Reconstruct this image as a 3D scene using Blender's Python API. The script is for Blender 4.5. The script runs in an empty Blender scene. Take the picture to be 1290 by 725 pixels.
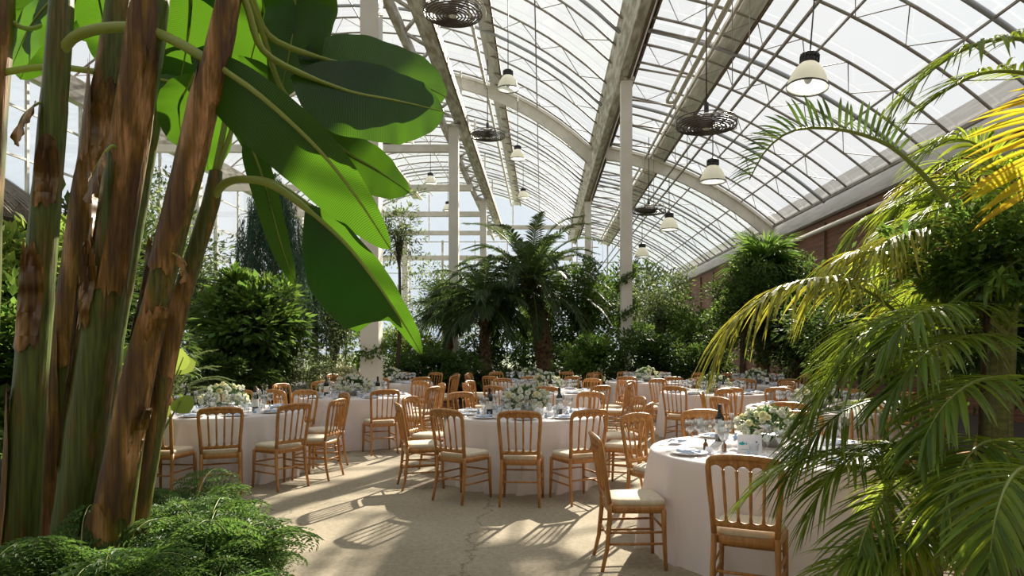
import bpy, math, random
from math import sin, cos, pi, radians, sqrt, atan2
from mathutils import Vector, Matrix
random.seed(7)
SC = bpy.context.scene
COL = SC.collection
F = 860.0; CX = 683.0; CY = 436.0; EYE = 1.55
V = Vector
UP = V((0, 0, 1))
def at(px, py, Y):
    "a point of the place seen at pixel (px, py) and standing Y metres ahead"
    return V(((px - CX) * Y / F, Y, EYE - (py - CY) * Y / F))
R = random.random
def U(a, b): return a + (b - a) * random.random()

# ------------------------------------------------------------------ mesh builder
class MB:
    def __init__(s):
        s.v = []; s.f = []; s.uv = None
    def grid(s, rows, closed=False):
        b = len(s.v); n = len(rows[0])
        for r in rows: s.v.extend(tuple(p) for p in r)
        for i in range(len(rows) - 1):
            for j in range(n if closed else n - 1):
                k = (j + 1) % n
                s.f.append((b + i * n + j, b + i * n + k, b + (i + 1) * n + k, b + (i + 1) * n + j))
        return s
    def box(s, c, d, rot=None):
        b = len(s.v); c = V(c)
        for z in (-.5, .5):
            for x, y in ((-.5, -.5), (.5, -.5), (.5, .5), (-.5, .5)):
                p = V((x * d[0], y * d[1], z * d[2]))
                if rot is not None: p = rot @ p
                s.v.append(tuple(c + p))
        s.f += [(b + 3, b + 2, b + 1, b), (b + 4, b + 5, b + 6, b + 7), (b, b + 1, b + 5, b + 4), (b + 1, b + 2, b + 6, b + 5),
                (b + 2, b + 3, b + 7, b + 6), (b + 3, b, b + 4, b + 7)]
        return s
    def tube(s, pts, r, n=8, cap=True, flat=1.0, ref=None):
        pts = [V(p) for p in pts]
        if not isinstance(r, (list, tuple)): r = [r] * len(pts)
        rows = []
        prev = None
        for i, p in enumerate(pts):
            t = (pts[min(i + 1, len(pts) - 1)] - pts[max(i - 1, 0)]).normalized()
            a = ref if ref is not None else prev
            if a is None: a = V((1, 0, 0)) if abs(t.x) < .9 else V((0, 1, 0))
            u = (a - t * a.dot(t))
            if u.length < 1e-6: u = t.orthogonal()
            u.normalize(); w = t.cross(u); prev = u
            rows.append([p + u * (r[i] * cos(2 * pi * k / n)) + w * (r[i] * flat * sin(2 * pi * k / n)) for k in range(n)])
        b = len(s.v)
        s.grid(rows, True)
        if cap:
            s.f.append(tuple(b + k for k in range(n))[::-1])
            e = b + (len(pts) - 1) * n
            s.f.append(tuple(e + k for k in range(n)))
        return s
    def bar(s, a, b, w, h=None):
        "square bar from a to b"
        a = V(a); b = V(b); h = h or w; t = (b - a)
        L = t.length; t.normalize()
        u = UP.cross(t)
        if u.length < 1e-4: u = V((1, 0, 0))
        u.normalize(); k = t.cross(u)
        rot = Matrix((u, t, k)).transposed()
        return s.box((a + b) / 2, (w, L, h), rot)
    def lathe(s, prof, n=20, c=(0, 0, 0), cap=False):
        c = V(c)
        rows = [[c + V((r * cos(2 * pi * k / n), r * sin(2 * pi * k / n), z)) for k in range(n)] for r, z in prof]
        b = len(s.v); s.grid(rows, True)
        if cap:
            s.f.append(tuple(b + k for k in range(n))[::-1])
            e = b + (len(prof) - 1) * n
            s.f.append(tuple(e + k for k in range(n)))
        return s
    def ball(s, c, r, n=10, m=6, sq=(1, 1, 1)):
        c = V(c)
        prof = [(max(1e-4, sin(pi * i / m)), -cos(pi * i / m)) for i in range(m + 1)]
        rows = [[c + V((a * r * cos(2 * pi * k / n) * sq[0], a * r * sin(2 * pi * k / n) * sq[1], z * r * sq[2])) for k in range(n)] for a, z in prof]
        return s.grid(rows, True)
    def poly(s, pts):
        b = len(s.v); s.v.extend(tuple(p) for p in pts); s.f.append(tuple(range(b, b + len(pts)))); return s
    def leaf(s, p, d, nrm, L, w, bend=.15):
        "one small pointed leaf: two folded halves"
        d = d.normalized(); sd = d.cross(nrm)
        if sd.length < 1e-4: sd = d.orthogonal()
        sd.normalize(); nn = sd.cross(d)
        b = len(s.v)
        s.v += [tuple(p), tuple(p + d * L * .5 + sd * w * .5 + nn * L * bend * .6), tuple(p + d * L - nn * L * bend), tuple(p + d * L * .5 - sd * w * .5 + nn * L * bend * .6),
                ]
        s.f += [(b, b + 1, b + 2), (b, b + 2, b + 3)]
        return s
    def mesh(s, name, mat, smooth=True):
        me = bpy.data.meshes.new(name)
        me.from_pydata(s.v, [], s.f)
        if mat is not None: me.materials.append(mat)
        if smooth: me.polygons.foreach_set('use_smooth', [True] * len(me.polygons))
        if s.uv is not None:
            uvl = me.uv_layers.new(name='UVMap')
            li = [0] * len(me.loops); me.loops.foreach_get('vertex_index', li)
            flat = []
            for k in li: flat.extend(s.uv[k])
            uvl.data.foreach_set('uv', flat)
        me.update()
        return me
    def build(s, name, mat, parent=None, smooth=True, loc=None, rz=None):
        o = bpy.data.objects.new(name, s.mesh(name, mat, smooth))
        COL.objects.link(o)
        if parent is not None: o.parent = parent
        if loc is not None: o.location = loc
        if rz is not None: o.rotation_euler = (0, 0, rz)
        return o

def tag(o, label=None, cat=None, group=None, kind=None):
    if label: o['label'] = label
    if cat: o['category'] = cat
    if group: o['group'] = group
    if kind: o['kind'] = kind
    return o
def thing(name, loc, label, cat, group=None, rz=0):
    o = bpy.data.objects.new(name, None); COL.objects.link(o)
    o.empty_display_size = .1
    o.location = loc; o.rotation_euler = (0, 0, rz)
    return tag(o, label, cat, group)
def copy_tree(o, parent=None):
    c = o.copy(); COL.objects.link(c)
    if parent is not None:
        c.parent = parent; c.matrix_parent_inverse = o.matrix_parent_inverse.copy()
    for ch in list(o.children): copy_tree(ch, c)
    return c
def spline(pts, n):
    "Catmull-Rom through pts, n samples"
    P = [V(p) for p in pts]
    P = [P[0] * 2 - P[1]] + P + [P[-1] * 2 - P[-2]]
    m = len(P) - 3; out = []
    for i in range(n):
        u = i / (n - 1) * m; k = min(int(u), m - 1); t = u - k
        a, b, c, d = P[k:k + 4]
        out.append(.5 * ((2 * b) + (c - a) * t + (2 * a - 5 * b + 4 * c - d) * t * t + (3 * b - a - 3 * c + d) * t ** 3))
    return out
def lerp_list(vals, t):
    u = t * (len(vals) - 1); k = min(int(u), len(vals) - 2)
    return vals[k] + (vals[k + 1] - vals[k]) * (u - k)

# ------------------------------------------------------------------ materials
def mat(name, col, rough=.6, metal=0, spec=.5, trans=0, var=0, vscale=6, col2=None, stretch=None, bump=0, bscale=40, island=0, tcol=None, coat=0):
    m = bpy.data.materials.new(name); m.use_nodes = True
    nt = m.node_tree; N = nt.nodes; L = nt.links
    p = N['Principled BSDF']; out = N['Material Output']
    p.inputs['Base Color'].default_value = (*col, 1)
    p.inputs['Roughness'].default_value = rough; p.inputs['Metallic'].default_value = metal
    p.inputs['Specular IOR Level'].default_value = spec
    if coat: p.inputs['Coat Weight'].default_value = coat
    csock = None
    if var or col2:
        tc = N.new('ShaderNodeTexCoord'); mp = N.new('ShaderNodeMapping'); nz = N.new('ShaderNodeTexNoise')
        L.new(tc.outputs['Object'], mp.inputs['Vector']); L.new(mp.outputs['Vector'], nz.inputs['Vector'])
        if stretch: mp.inputs['Scale'].default_value = stretch
        nz.inputs['Scale'].default_value = vscale; nz.inputs['Detail'].default_value = 5
        cr = N.new('ShaderNodeValToRGB')
        c2 = col2 or tuple(c * (1 - var) for c in col)
        cr.color_ramp.elements[0].position = .38; cr.color_ramp.elements[1].position = .62
        cr.color_ramp.elements[0].color = (*c2, 1); cr.color_ramp.elements[1].color = (*col, 1)
        L.new(nz.outputs['Fac'], cr.inputs['Fac']); csock = cr.outputs['Color']
    if island:
        g = N.new('ShaderNodeNewGeometry'); hs = N.new('ShaderNodeHueSaturation')
        mr = N.new('ShaderNodeMapRange'); mr.inputs['To Min'].default_value = 1 - island; mr.inputs['To Max'].default_value = 1 + island
        L.new(g.outputs['Random Per Island'], mr.inputs['Value']); L.new(mr.outputs['Result'], hs.inputs['Value'])
        mr2 = N.new('ShaderNodeMapRange'); mr2.inputs['To Min'].default_value = .485; mr2.inputs['To Max'].default_value = .515
        mu = N.new('ShaderNodeMath'); mu.operation = 'MULTIPLY'; mu.inputs[1].default_value = 7.31
        fr = N.new('ShaderNodeMath'); fr.operation = 'FRACT'
        L.new(g.outputs['Random Per Island'], mu.inputs[0]); L.new(mu.outputs[0], fr.inputs[0]); L.new(fr.outputs[0], mr2.inputs['Value'])
        L.new(mr2.outputs['Result'], hs.inputs['Hue'])
        if csock is not None: L.new(csock, hs.inputs['Color'])
        else: hs.inputs['Color'].default_value = (*col, 1)
        csock = hs.outputs['Color']
    if csock is not None: L.new(csock, p.inputs['Base Color'])
    if bump:
        tc2 = N.new('ShaderNodeTexCoord'); nb = N.new('ShaderNodeTexNoise'); bm = N.new('ShaderNodeBump')
        nb.inputs['Scale'].default_value = bscale; nb.inputs['Detail'].default_value = 6
        L.new(tc2.outputs['Object'], nb.inputs['Vector']); L.new(nb.outputs['Fac'], bm.inputs['Height'])
        bm.inputs['Strength'].default_value = bump; bm.inputs['Distance'].default_value = .02
        L.new(bm.outputs['Normal'], p.inputs['Normal'])
    if trans:
        tr = N.new('ShaderNodeBsdfTranslucent'); mx = N.new('ShaderNodeMixShader'); mx.inputs['Fac'].default_value = trans
        if tcol: tr.inputs['Color'].default_value = (*tcol, 1)
        elif csock is not None: L.new(csock, tr.inputs['Color'])
        else: tr.inputs['Color'].default_value = (*col, 1)
        L.new(p.outputs['BSDF'], mx.inputs[1]); L.new(tr.outputs['BSDF'], mx.inputs[2]); L.new(mx.outputs['Shader'], out.inputs['Surface'])
    return m
def pane_mat(name, tint, gloss=.08, rough=.05, diff=0.0):
    m = bpy.data.materials.new(name); m.use_nodes = True
    nt = m.node_tree; N = nt.nodes; L = nt.links
    N.remove(N['Principled BSDF']); out = N['Material Output']
    t = N.new('ShaderNodeBsdfTransparent'); t.inputs['Color'].default_value = (*tint, 1)
    g = N.new('ShaderNodeBsdfGlossy'); g.inputs['Roughness'].default_value = rough
    fr = N.new('ShaderNodeLayerWeight'); fr.inputs['Blend'].default_value = .25
    ml = N.new('ShaderNodeMath'); ml.operation = 'MULTIPLY_ADD'; ml.inputs[1].default_value = .5; ml.inputs[2].default_value = gloss
    L.new(fr.outputs['Facing'], ml.inputs[0])
    cl = N.new('ShaderNodeClamp'); L.new(ml.outputs[0], cl.inputs['Value']); cl.inputs['Max'].default_value = .6
    mx = N.new('ShaderNodeMixShader'); L.new(cl.outputs[0], mx.inputs['Fac'])
    L.new(t.outputs[0], mx.inputs[1]); L.new(g.outputs[0], mx.inputs[2])
    if diff:
        tl = N.new('ShaderNodeBsdfTranslucent'); tl.inputs['Color'].default_value = (.9, .9, .9, 1)
        m2 = N.new('ShaderNodeMixShader'); m2.inputs['Fac'].default_value = diff
        L.new(mx.outputs[0], m2.inputs[1]); L.new(tl.outputs[0], m2.inputs[2]); L.new(m2.outputs[0], out.inputs['Surface'])
    else: L.new(mx.outputs[0], out.inputs['Surface'])
    return m
M = {}
M['oak'] = mat('oak', (.50, .245, .072), .36, col2=(.36, .155, .044), vscale=9, stretch=(6, 6, .8), spec=.5)
M['cushion'] = mat('cushion_fabric', (.66, .58, .45), .9, var=.12, vscale=30)
M['cloth'] = mat('white_linen', (.82, .775, .78), .85, trans=.28, bump=.06, bscale=220)
M['steel'] = mat('painted_steel', (.76, .745, .70), .55, col2=(.55, .51, .46), vscale=3.5, bump=.1)
M['steel_worn'] = mat('weathered_paint', (.80, .785, .745), .6, col2=(.44, .385, .33), vscale=2.2, stretch=(4, .8, 4), bump=.3, bscale=14)
M['column'] = mat('column_paint', (.78, .75, .69), .55, var=.08, vscale=2)
M['rib'] = mat('rib_galvanised', (.36, .335, .30), .5, col2=(.24, .21, .18), vscale=3)
M['rib_blue'] = mat('rib_aluminium', (.40, .42, .46), .4, metal=.3)
M['beam'] = mat('beam_cream', (.82, .79, .72), .6, var=.15, vscale=2)
M['plank'] = mat('plank_grey', (.76, .76, .75), .6, col2=(.58, .57, .55), vscale=2.5, stretch=(5, .5, 5))
M['rust'] = mat('rust_edge', (.20, .135, .08), .7, var=.3)
M['pane'] = pane_mat('roof_glass', (.93, .945, .955), .03, .08, .05)
M['wallpane'] = pane_mat('wall_glass', (.90, .935, .95), .03, .05)
M['eave'] = mat('eave_board', (.52, .51, .49), .6, col2=(.40, .39, .37), vscale=3, stretch=(3, .3, 3), bump=.1)
M['pipe'] = mat('cream_pipe', (.62, .58, .50), .45)
M['black'] = mat('black_plastic', (.03, .03, .032), .4)
M['darkmetal'] = mat('dark_metal', (.07, .07, .07), .45, metal=.6)
M['wire'] = mat('fan_wire', (.10, .085, .075), .4, metal=.3)
M['blade'] = mat('fan_blade', (.42, .38, .34), .5)
M['lampglass'] = mat('lamp_opal_ribbed', (.96, .96, .88), .22, trans=.72, spec=.6)
M['chrome'] = mat('cutlery_steel', (.75, .75, .75), .18, metal=1)
M['china'] = mat('white_china', (.86, .86, .87), .15, spec=.6)
M['glass'] = pane_mat('drinking_glass', (.93, .95, .96), .10, .02)
M['bottle'] = mat('dark_bottle_glass', (.012, .018, .012), .08, spec=.8)
M['amber'] = mat('amber_bottle', (.16, .07, .02), .1, spec=.7)
M['labelpaper'] = mat('bottle_label', (.80, .77, .70), .7)
M['card'] = mat('card_paper', (.84, .84, .90), .7, trans=.15)
M['turq'] = mat('turquoise_print', (.03, .42, .46), .6)
M['navyprint'] = mat('navy_print', (.05, .08, .30), .6)
M['napkin'] = mat('pale_blue_napkin', (.50, .60, .80), .85, var=.12, vscale=30)
M['favour'] = mat('blue_favour', (.34, .52, .76), .5, var=.2, vscale=40)
M['petal'] = mat('white_petal', (.84, .85, .74), .7, trans=.3, island=.06)
M['petal2'] = mat('cream_petal', (.82, .80, .52), .7, trans=.3, island=.08)
M['bleaf'] = mat('bouquet_leaf', (.10, .19, .06), .55, trans=.3, island=.3)
M['wickerpot'] = mat('zinc_bowl', (.45, .46, .47), .4, metal=.6)
M['soil'] = mat('soil', (.045, .032, .022), .95, var=.5, vscale=8, bump=.6, bscale=20)
# foliage
def fol(name, c, trans=.45, rough=.55, island=.4, t=None, spec=.25):
    m = mat(name, c, rough, spec=spec, trans=trans, island=island)
    mult = t or (c[0] * 2.4, c[1] * 2.05, c[2] * 1.5)
    nt = m.node_tree; tr = [n for n in nt.nodes if n.type == 'BSDF_TRANSLUCENT'][0]; hs = [n for n in nt.nodes if n.type == 'HUE_SAT'][0]
    h2 = nt.nodes.new('ShaderNodeHueSaturation'); h2.inputs['Color'].default_value = (*mult, 1)
    nt.links.new(hs.inputs['Value'].links[0].from_socket, h2.inputs['Value']); nt.links.new(hs.inputs['Hue'].links[0].from_socket, h2.inputs['Hue'])
    nt.links.new(h2.outputs['Color'], tr.inputs['Color'])
    return m
M['f_dark'] = fol('leaf_dark', (.042, .080, .022))
M['f_mid'] = fol('leaf_mid', (.070, .135, .030))
M['f_light'] = fol('leaf_light', (.14, .22, .05))
M['f_grey'] = fol('leaf_greygreen', (.105, .155, .075))
M['f_blue'] = fol('leaf_conifer', (.055, .11, .070), trans=.2)
M['f_palm'] = fol('leaf_datepalm', (.050, .088, .032), rough=.4)
M['f_areca'] = fol('leaf_areca', (.085, .155, .020), rough=.48, t=(.42, .54, .04), spec=.4)
M['f_gold'] = fol('leaf_gold', (.21, .24, .03), rough=.42, t=(.55, .52, .05))
M['f_yellow'] = fol('leaf_yellow', (.66, .52, .03), rough=.45, t=(.86, .70, .04), island=.2)
M['f_dry'] = fol('leaf_dry', (.35, .27, .19), rough=.7, trans=.2)
M['f_fern'] = fol('leaf_fern', (.065, .135, .035), rough=.5, island=.3)
M['f_flower'] = fol('leaf_pale_flower', (.42, .45, .30), trans=.2)
M['bark'] = mat('bark', (.10, .07, .045), .9, col2=(.045, .032, .022), vscale=12, stretch=(3, 3, 1), bump=.8, bscale=18)
M['palmbark'] = mat('palm_bark', (.26, .16, .085), .9, col2=(.10, .065, .038), vscale=10, bump=.9, bscale=14)
M['rachis'] = mat('frond_stalk', (.22, .27, .06), .4)
M['cane'] = mat('palm_cane', (.16, .17, .06), .5, var=.4, vscale=10, stretch=(1, 1, 5))
M['ivystem'] = mat('ivy_stem', (.08, .06, .03), .8)

def banana_leaf_mat(name, c, t, fac):
    m = bpy.data.materials.new(name); m.use_nodes = True
    nt = m.node_tree; N = nt.nodes; L = nt.links; p = N['Principled BSDF']; out = N['Material Output']
    tc = N.new('ShaderNodeTexCoord'); mp = N.new('ShaderNodeMapping'); L.new(tc.outputs['UV'], mp.inputs['Vector'])
    wv = N.new('ShaderNodeTexWave'); wv.bands_direction = 'Y'; wv.inputs['Scale'].default_value = 13; wv.inputs['Distortion'].default_value = .6; wv.inputs['Detail'].default_value = 3
    L.new(mp.outputs['Vector'], wv.inputs['Vector'])
    def ramp(a, b):
        r = N.new('ShaderNodeValToRGB'); r.color_ramp.elements[0].color = (*a, 1); r.color_ramp.elements[1].color = (*b, 1)
        L.new(wv.outputs['Fac'], r.inputs['Fac']); return r
    r1 = ramp(tuple(x * .55 for x in c), c); r2 = ramp(tuple(x * .5 for x in t), t)
    L.new(r1.outputs[0], p.inputs['Base Color']); p.inputs['Roughness'].default_value = .38
    p.inputs['Specular IOR Level'].default_value = .45
    bm = N.new('ShaderNodeBump'); bm.inputs['Strength'].default_value = .25; bm.inputs['Distance'].default_value = .01
    L.new(wv.outputs['Fac'], bm.inputs['Height']); L.new(bm.outputs['Normal'], p.inputs['Normal'])
    tr = N.new('ShaderNodeBsdfTranslucent'); L.new(r2.outputs[0], tr.inputs['Color'])
    mx = N.new('ShaderNodeMixShader'); mx.inputs['Fac'].default_value = fac
    L.new(p.outputs['BSDF'], mx.inputs[1]); L.new(tr.outputs[0], mx.inputs[2]); L.new(mx.outputs[0], out.inputs['Surface'])
    return m
M['banana'] = banana_leaf_mat('banana_leaf', (.022, .070, .014), (.105, .255, .012), .5)
M['midrib'] = mat('banana_midrib', (.36, .44, .09), .4, trans=.3)
def stem_mat(name, g, b, lo, hi):
    m = bpy.data.materials.new(name); m.use_nodes = True
    nt = m.node_tree; N = nt.nodes; L = nt.links; p = N['Principled BSDF']
    tc = N.new('ShaderNodeTexCoord'); mp = N.new('ShaderNodeMapping'); mp.inputs['Scale'].default_value = (1, 1, .22)
    L.new(tc.outputs['Object'], mp.inputs['Vector'])
    nz = N.new('ShaderNodeTexNoise'); nz.inputs['Scale'].default_value = 9; nz.inputs['Detail'].default_value = 6; L.new(mp.outputs[0], nz.inputs['Vector'])
    cr = N.new('ShaderNodeValToRGB'); e = cr.color_ramp.elements
    e[0].position = lo; e[0].color = (*g, 1); e[1].position = hi; e[1].color = (*b, 1)
    k = e.new((lo + hi) / 2); k.color = (g[0] * .5 + b[0] * .3, g[1] * .5 + b[1] * .3, g[2] * .5, 1)
    L.new(nz.outputs['Fac'], cr.inputs['Fac'])
    mp2 = N.new('ShaderNodeMapping'); mp2.inputs['Scale'].default_value = (30, 30, .9); L.new(tc.outputs['Object'], mp2.inputs['Vector'])
    n2 = N.new('ShaderNodeTexNoise'); n2.inputs['Scale'].default_value = 2.2; n2.inputs['Detail'].default_value = 4; L.new(mp2.outputs[0], n2.inputs['Vector'])
    mxc = N.new('ShaderNodeMix'); mxc.data_type = 'RGBA'; mxc.blend_type = 'MULTIPLY'; mxc.inputs['Factor'].default_value = .7
    c2 = N.new('ShaderNodeValToRGB'); c2.color_ramp.elements[0].position = .3; c2.color_ramp.elements[0].color = (.14, .12, .10, 1); c2.color_ramp.elements[1].position = .65; c2.color_ramp.elements[1].color = (1.1, 1.1, 1.1, 1)
    L.new(n2.outputs['Fac'], c2.inputs['Fac']); L.new(cr.outputs[0], mxc.inputs[6]); L.new(c2.outputs[0], mxc.inputs[7])
    L.new(mxc.outputs[2], p.inputs['Base Color']); p.inputs['Roughness'].default_value = .45
    bm = N.new('ShaderNodeBump'); bm.inputs['Strength'].default_value = .5; bm.inputs['Distance'].default_value = .012
    L.new(n2.outputs['Fac'], bm.inputs['Height']); L.new(bm.outputs['Normal'], p.inputs['Normal'])
    return m
M['stem_green'] = stem_mat('stem_green', (.105, .145, .022), (.24, .14, .055), .48, .66)
M['stem_brown'] = stem_mat('stem_brown', (.105, .125, .022), (.33, .17, .062), .46, .62)
M['sheath'] = stem_mat('dry_sheath', (.13, .066, .026), (.52, .28, .115), .40, .62)
# ------------------------------------------------------------------ floor
def floor_mat():
    m = bpy.data.materials.new('sandy_concrete'); m.use_nodes = True
    nt = m.node_tree; N = nt.nodes; L = nt.links; p = N['Principled BSDF']
    tc = N.new('ShaderNodeTexCoord')
    def noise(s, d=6, r=.55):
        n = N.new('ShaderNodeTexNoise'); n.inputs['Scale'].default_value = s; n.inputs['Detail'].default_value = d; n.inputs['Roughness'].default_value = r
        L.new(tc.outputs['Object'], n.inputs['Vector']); return n
    def ramp(src, a, b, lo, hi):
        r = N.new('ShaderNodeValToRGB'); r.color_ramp.elements[0].position = lo; r.color_ramp.elements[1].position = hi
        r.color_ramp.elements[0].color = (*a, 1); r.color_ramp.elements[1].color = (*b, 1); L.new(src, r.inputs['Fac']); return r
    def mul(a, b, f=1):
        x = N.new('ShaderNodeMix'); x.data_type = 'RGBA'; x.blend_type = 'MULTIPLY'; x.inputs['Factor'].default_value = f
        L.new(a, x.inputs[6]); L.new(b, x.inputs[7]); return x.outputs[2]
    n1 = noise(.7, 5); n2 = noise(26, 8, .7); n3 = noise(140, 4, .7)
    base = ramp(n1.outputs['Fac'], (.37, .32, .235), (.48, .425, .325), .35, .7)
    g = ramp(n2.outputs['Fac'], (.66, .63, .60), (1.05, 1.05, 1.05), .32, .62)
    g3 = ramp(n3.outputs['Fac'], (.72, .70, .68), (1.08, 1.08, 1.08), .35, .6)
    vo = N.new('ShaderNodeTexVoronoi'); vo.feature = 'DISTANCE_TO_EDGE'; vo.inputs['Scale'].default_value = .36
    nd = noise(2.2, 6, .6); va = N.new('ShaderNodeVectorMath'); va.operation = 'MULTIPLY_ADD'; va.inputs[1].default_value = (.7, .7, 0)
    L.new(nd.outputs['Color'], va.inputs[0]); L.new(tc.outputs['Object'], va.inputs[2]); L.new(va.outputs[0], vo.inputs['Vector'])
    ck = ramp(vo.outputs['Distance'], (.40, .37, .33), (1, 1, 1), .0008, .005)
    c = mul(mul(mul(base.outputs[0], g.outputs[0], .8), g3.outputs[0], .6), ck.outputs[0], .75)
    L.new(c, p.inputs['Base Color']); p.inputs['Roughness'].default_value = .9; p.inputs['Specular IOR Level'].default_value = .25
    ad = N.new('ShaderNodeMath'); ad.operation = 'MULTIPLY_ADD'; ad.inputs[1].default_value = .6
    L.new(n2.outputs['Fac'], ad.inputs[0]); L.new(n3.outputs['Fac'], ad.inputs[2])
    bm = N.new('ShaderNodeBump'); bm.inputs['Strength'].default_value = .5; bm.inputs['Distance'].default_value = .012
    L.new(ad.outputs[0], bm.inputs['Height']); L.new(bm.outputs['Normal'], p.inputs['Normal'])
    return m
M['floor'] = floor_mat()
XL, XR, Y0, Y1 = -14.4, 9.45, -3.0, 50.0
fb = MB().box(((XL + XR) / 2, (Y0 + Y1) / 2, -.1), (XR - XL + 1.0, Y1 - Y0 + 1, .2))
tag(fb.build('floor', M['floor'], smooth=False), kind='structure')
M['lawn'] = mat('outside_grass', (.16, .22, .08), .9, var=.4, vscale=.5)
tag(MB().box((-5, 60, -.3), (170, 180, .16)).build('ground', M['lawn'], smooth=False), kind='structure')

# ------------------------------------------------------------------ roof
R1, XC, ZT = 11.84, -6.2, 12.73           # nave vault
def nave(x, off=0): return ZT - R1 + sqrt((R1 + off) ** 2 - (x - XC) ** 2)
R2 = 14.0
_a, _c = V((2.5, 9.55, 0)), V((9.25, 6.30, 0)); _m = (_a + _c) / 2; _d = (_c - _a); _h = sqrt(R2 ** 2 - (_d.length / 2) ** 2); _n = V((_d.y, -_d.x, 0)).normalized()
XA, ZA = (_m + _n * _h).x, (_m + _n * _h).y           # aisle vault
def aisle(x, off=0): return ZA + sqrt((R2 + off) ** 2 - (x - XA) ** 2)
XV, XG = 2.2, 9.25
ceil = thing('ceiling', (0, 0, 0), None, None); tag(ceil, kind='structure')
def navepts(y, off=0, n=28, x0=XL, x1=XV - .25):
    return [V((x0 + (x1 - x0) * i / n, y, nave(x0 + (x1 - x0) * i / n, off))) for i in range(n + 1)]
def aislepts(y, off=0, n=18, x0=XV + .35, x1=XG):
    return [V((x0 + (x1 - x0) * i / n, y, aisle(x0 + (x1 - x0) * i / n, off))) for i in range(n + 1)]
ys = [Y0, 10, 20, 30, 40, Y1]
MB().grid([navepts(y, .12) for y in ys]).build('roof_glazing', M['pane'], ceil)
MB().grid([aislepts(y, .12) for y in ys]).build('roof_glazing', M['pane'], ceil)
y = 5.0; k = 0
while y < Y1 - 1:
    for dy in (0, 1.12):
        b = MB().tube(navepts(y + dy), .034, 6); b.tube(aislepts(y + dy), .034, 6)
        b.build('roof_rib', M['rib'], ceil)
    if k % 2 == 0 and not 26 < y < 28:
        b = MB().tube(navepts(y + 1.75, -.03), .055, 6); b.tube(aislepts(y + 1.75, -.03), .055, 6)
        b.build('roof_rib', M['rib_blue'], ceil)
    zz = MB()
    for f, n, xa, xb in ((nave, 13, XL + .3, XV - .4), (aisle, 6, XV + .6, XG - .3)):
        for i in range(n):
            p = xa + (xb - xa) * i / n; q = xa + (xb - xa) * (i + .5) / n; r = xa + (xb - xa) * (i + 1) / n
            zz.tube([(p, y, f(p)), (q, y + 1.12, f(q)), (r, y, f(r))], .013, 4, cap=False)
    zz.build('rib_bracing', M['rib'], ceil)
    y += 2.6; k += 1
for yy in (14.9, 27.2):              # heavy double arches
    if yy < 20: continue
    b = MB()
    for pts, pts2 in ((navepts(yy, -.05), navepts(yy, -.48)), (aislepts(yy, -.05), aislepts(yy, -.48))):
        for ps in (pts, pts2):
            for i in range(len(ps) - 1): b.bar(ps[i], ps[i + 1], .14, .10)
        for i in range(0, len(pts), 4): b.bar(pts[i], pts2[i], .06)
        b.grid([[p + V((0, .02, 0)) for p in pts], [p + V((0, .02, 0)) for p in pts2]])
    b.build('heavy_arch', M['beam'], ceil, smooth=False)
# purlins and longitudinal members
def along(name, x, z, w, h, m, ya=3, yb=Y1 - .1):
    MB().box((x, (ya + yb) / 2, z), (w, yb - ya, h)).build(name, m, ceil, smooth=False)
for x in (-.2, -3.9, -6.2, -8.0, -11.2): along('purlin', x, nave(x) - .06, .04, .04, M['rib'])
for x in (6.25, 7.9): along('purlin', x, aisle(x) - .06, .04, .04, M['rib'])
for x in (3.9, 4.25): along('conduit', x, 6.85, .045, .045, M['rib'])
for yy in range(8, 48, 6):
    for x in (3.9, 4.25): MB().tube([(x, yy, 6.85), (x, yy, aisle(x))], .01, 5).build('conduit_hanger', M['rib'], ceil)
# ridge planks with a slim companion bar
for x, dx in ((-1.82, -.42), (-9.2, .42)):
    z = nave(x) + .02
    b = MB().box((x, 26.5, z), (.46, 47, .07)); b.build('vent_plank', M['plank'], ceil, smooth=False)
    MB().box((x + .25, 26.5, z - .03), (.06, 47, .14)).build('plank_edge', M['rust'], ceil, smooth=False)
    MB().box((x + dx, 26.5, z - .05), (.10, 47, .12)).build('vent_rail', M['steel'], ceil, smooth=False)
zr = aisle(4.6) + .02
MB().box((4.62, 26.5, zr), (.46, 47, .06), Matrix.Rotation(radians(22), 3, 'Y')).build('vent_plank', M['plank'], ceil, smooth=False)
MB().box((4.87, 26.5, zr - .10), (.05, 47, .12)).build('plank_edge', M['rust'], ceil, smooth=False)
MB().box((4.30, 26.5, zr + .03), (.08, 47, .10)).build('vent_rail', M['steel'], ceil, smooth=False)
MB().box((4.12, 26.5, zr + .05), (.06, 47, .08)).build('vent_rail', M['steel'], ceil, smooth=False)
# looped heating tube under the right plank
lp = [(3.80, 3, 8.55), (3.80, 19.4, 8.55)] + [(3.68 + .12 * cos(a), 19.5 + .12 * sin(a), 8.55) for a in (pi / 4, pi / 2, 3 * pi / 4)] + [(3.56, 19.4, 8.55), (3.56, 3, 8.55)]
MB().tube(lp, .05, 8).build('heating_tube', M['pipe'], ceil)
# valley girders
def prof(y, x, z): return [V((x - .42, y, z + .30)), V((x - .36, y, z + .32)), V((x - .10, y, z - .18)), V((x + .10, y, z - .18)), V((x + .36, y, z + .32)), V((x + .42, y, z + .30)), V((x + .15, y, z - .26)), V((x - .15, y, z - .26))]
MB().grid([prof(yy, 2.3, 9.32) for yy in (3, 12, 24, 36, 49.9)], True).build('valley_girder', M['steel_worn'], ceil, smooth=False)
MB().box((2.42, 26.5, 9.02), (.07, 47, .07)).build('girder_pipe', M['rust'], ceil, smooth=False)
MB().box((2.74, 26.5, 9.56), (.05, 47, .16)).build('girder_edge', M['rust'], ceil, smooth=False)
MB().grid([prof(yy, XL, 9.32) for yy in (3, 49.9)], True).build('valley_girder', M['steel_worn'], ceil, smooth=False)
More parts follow.
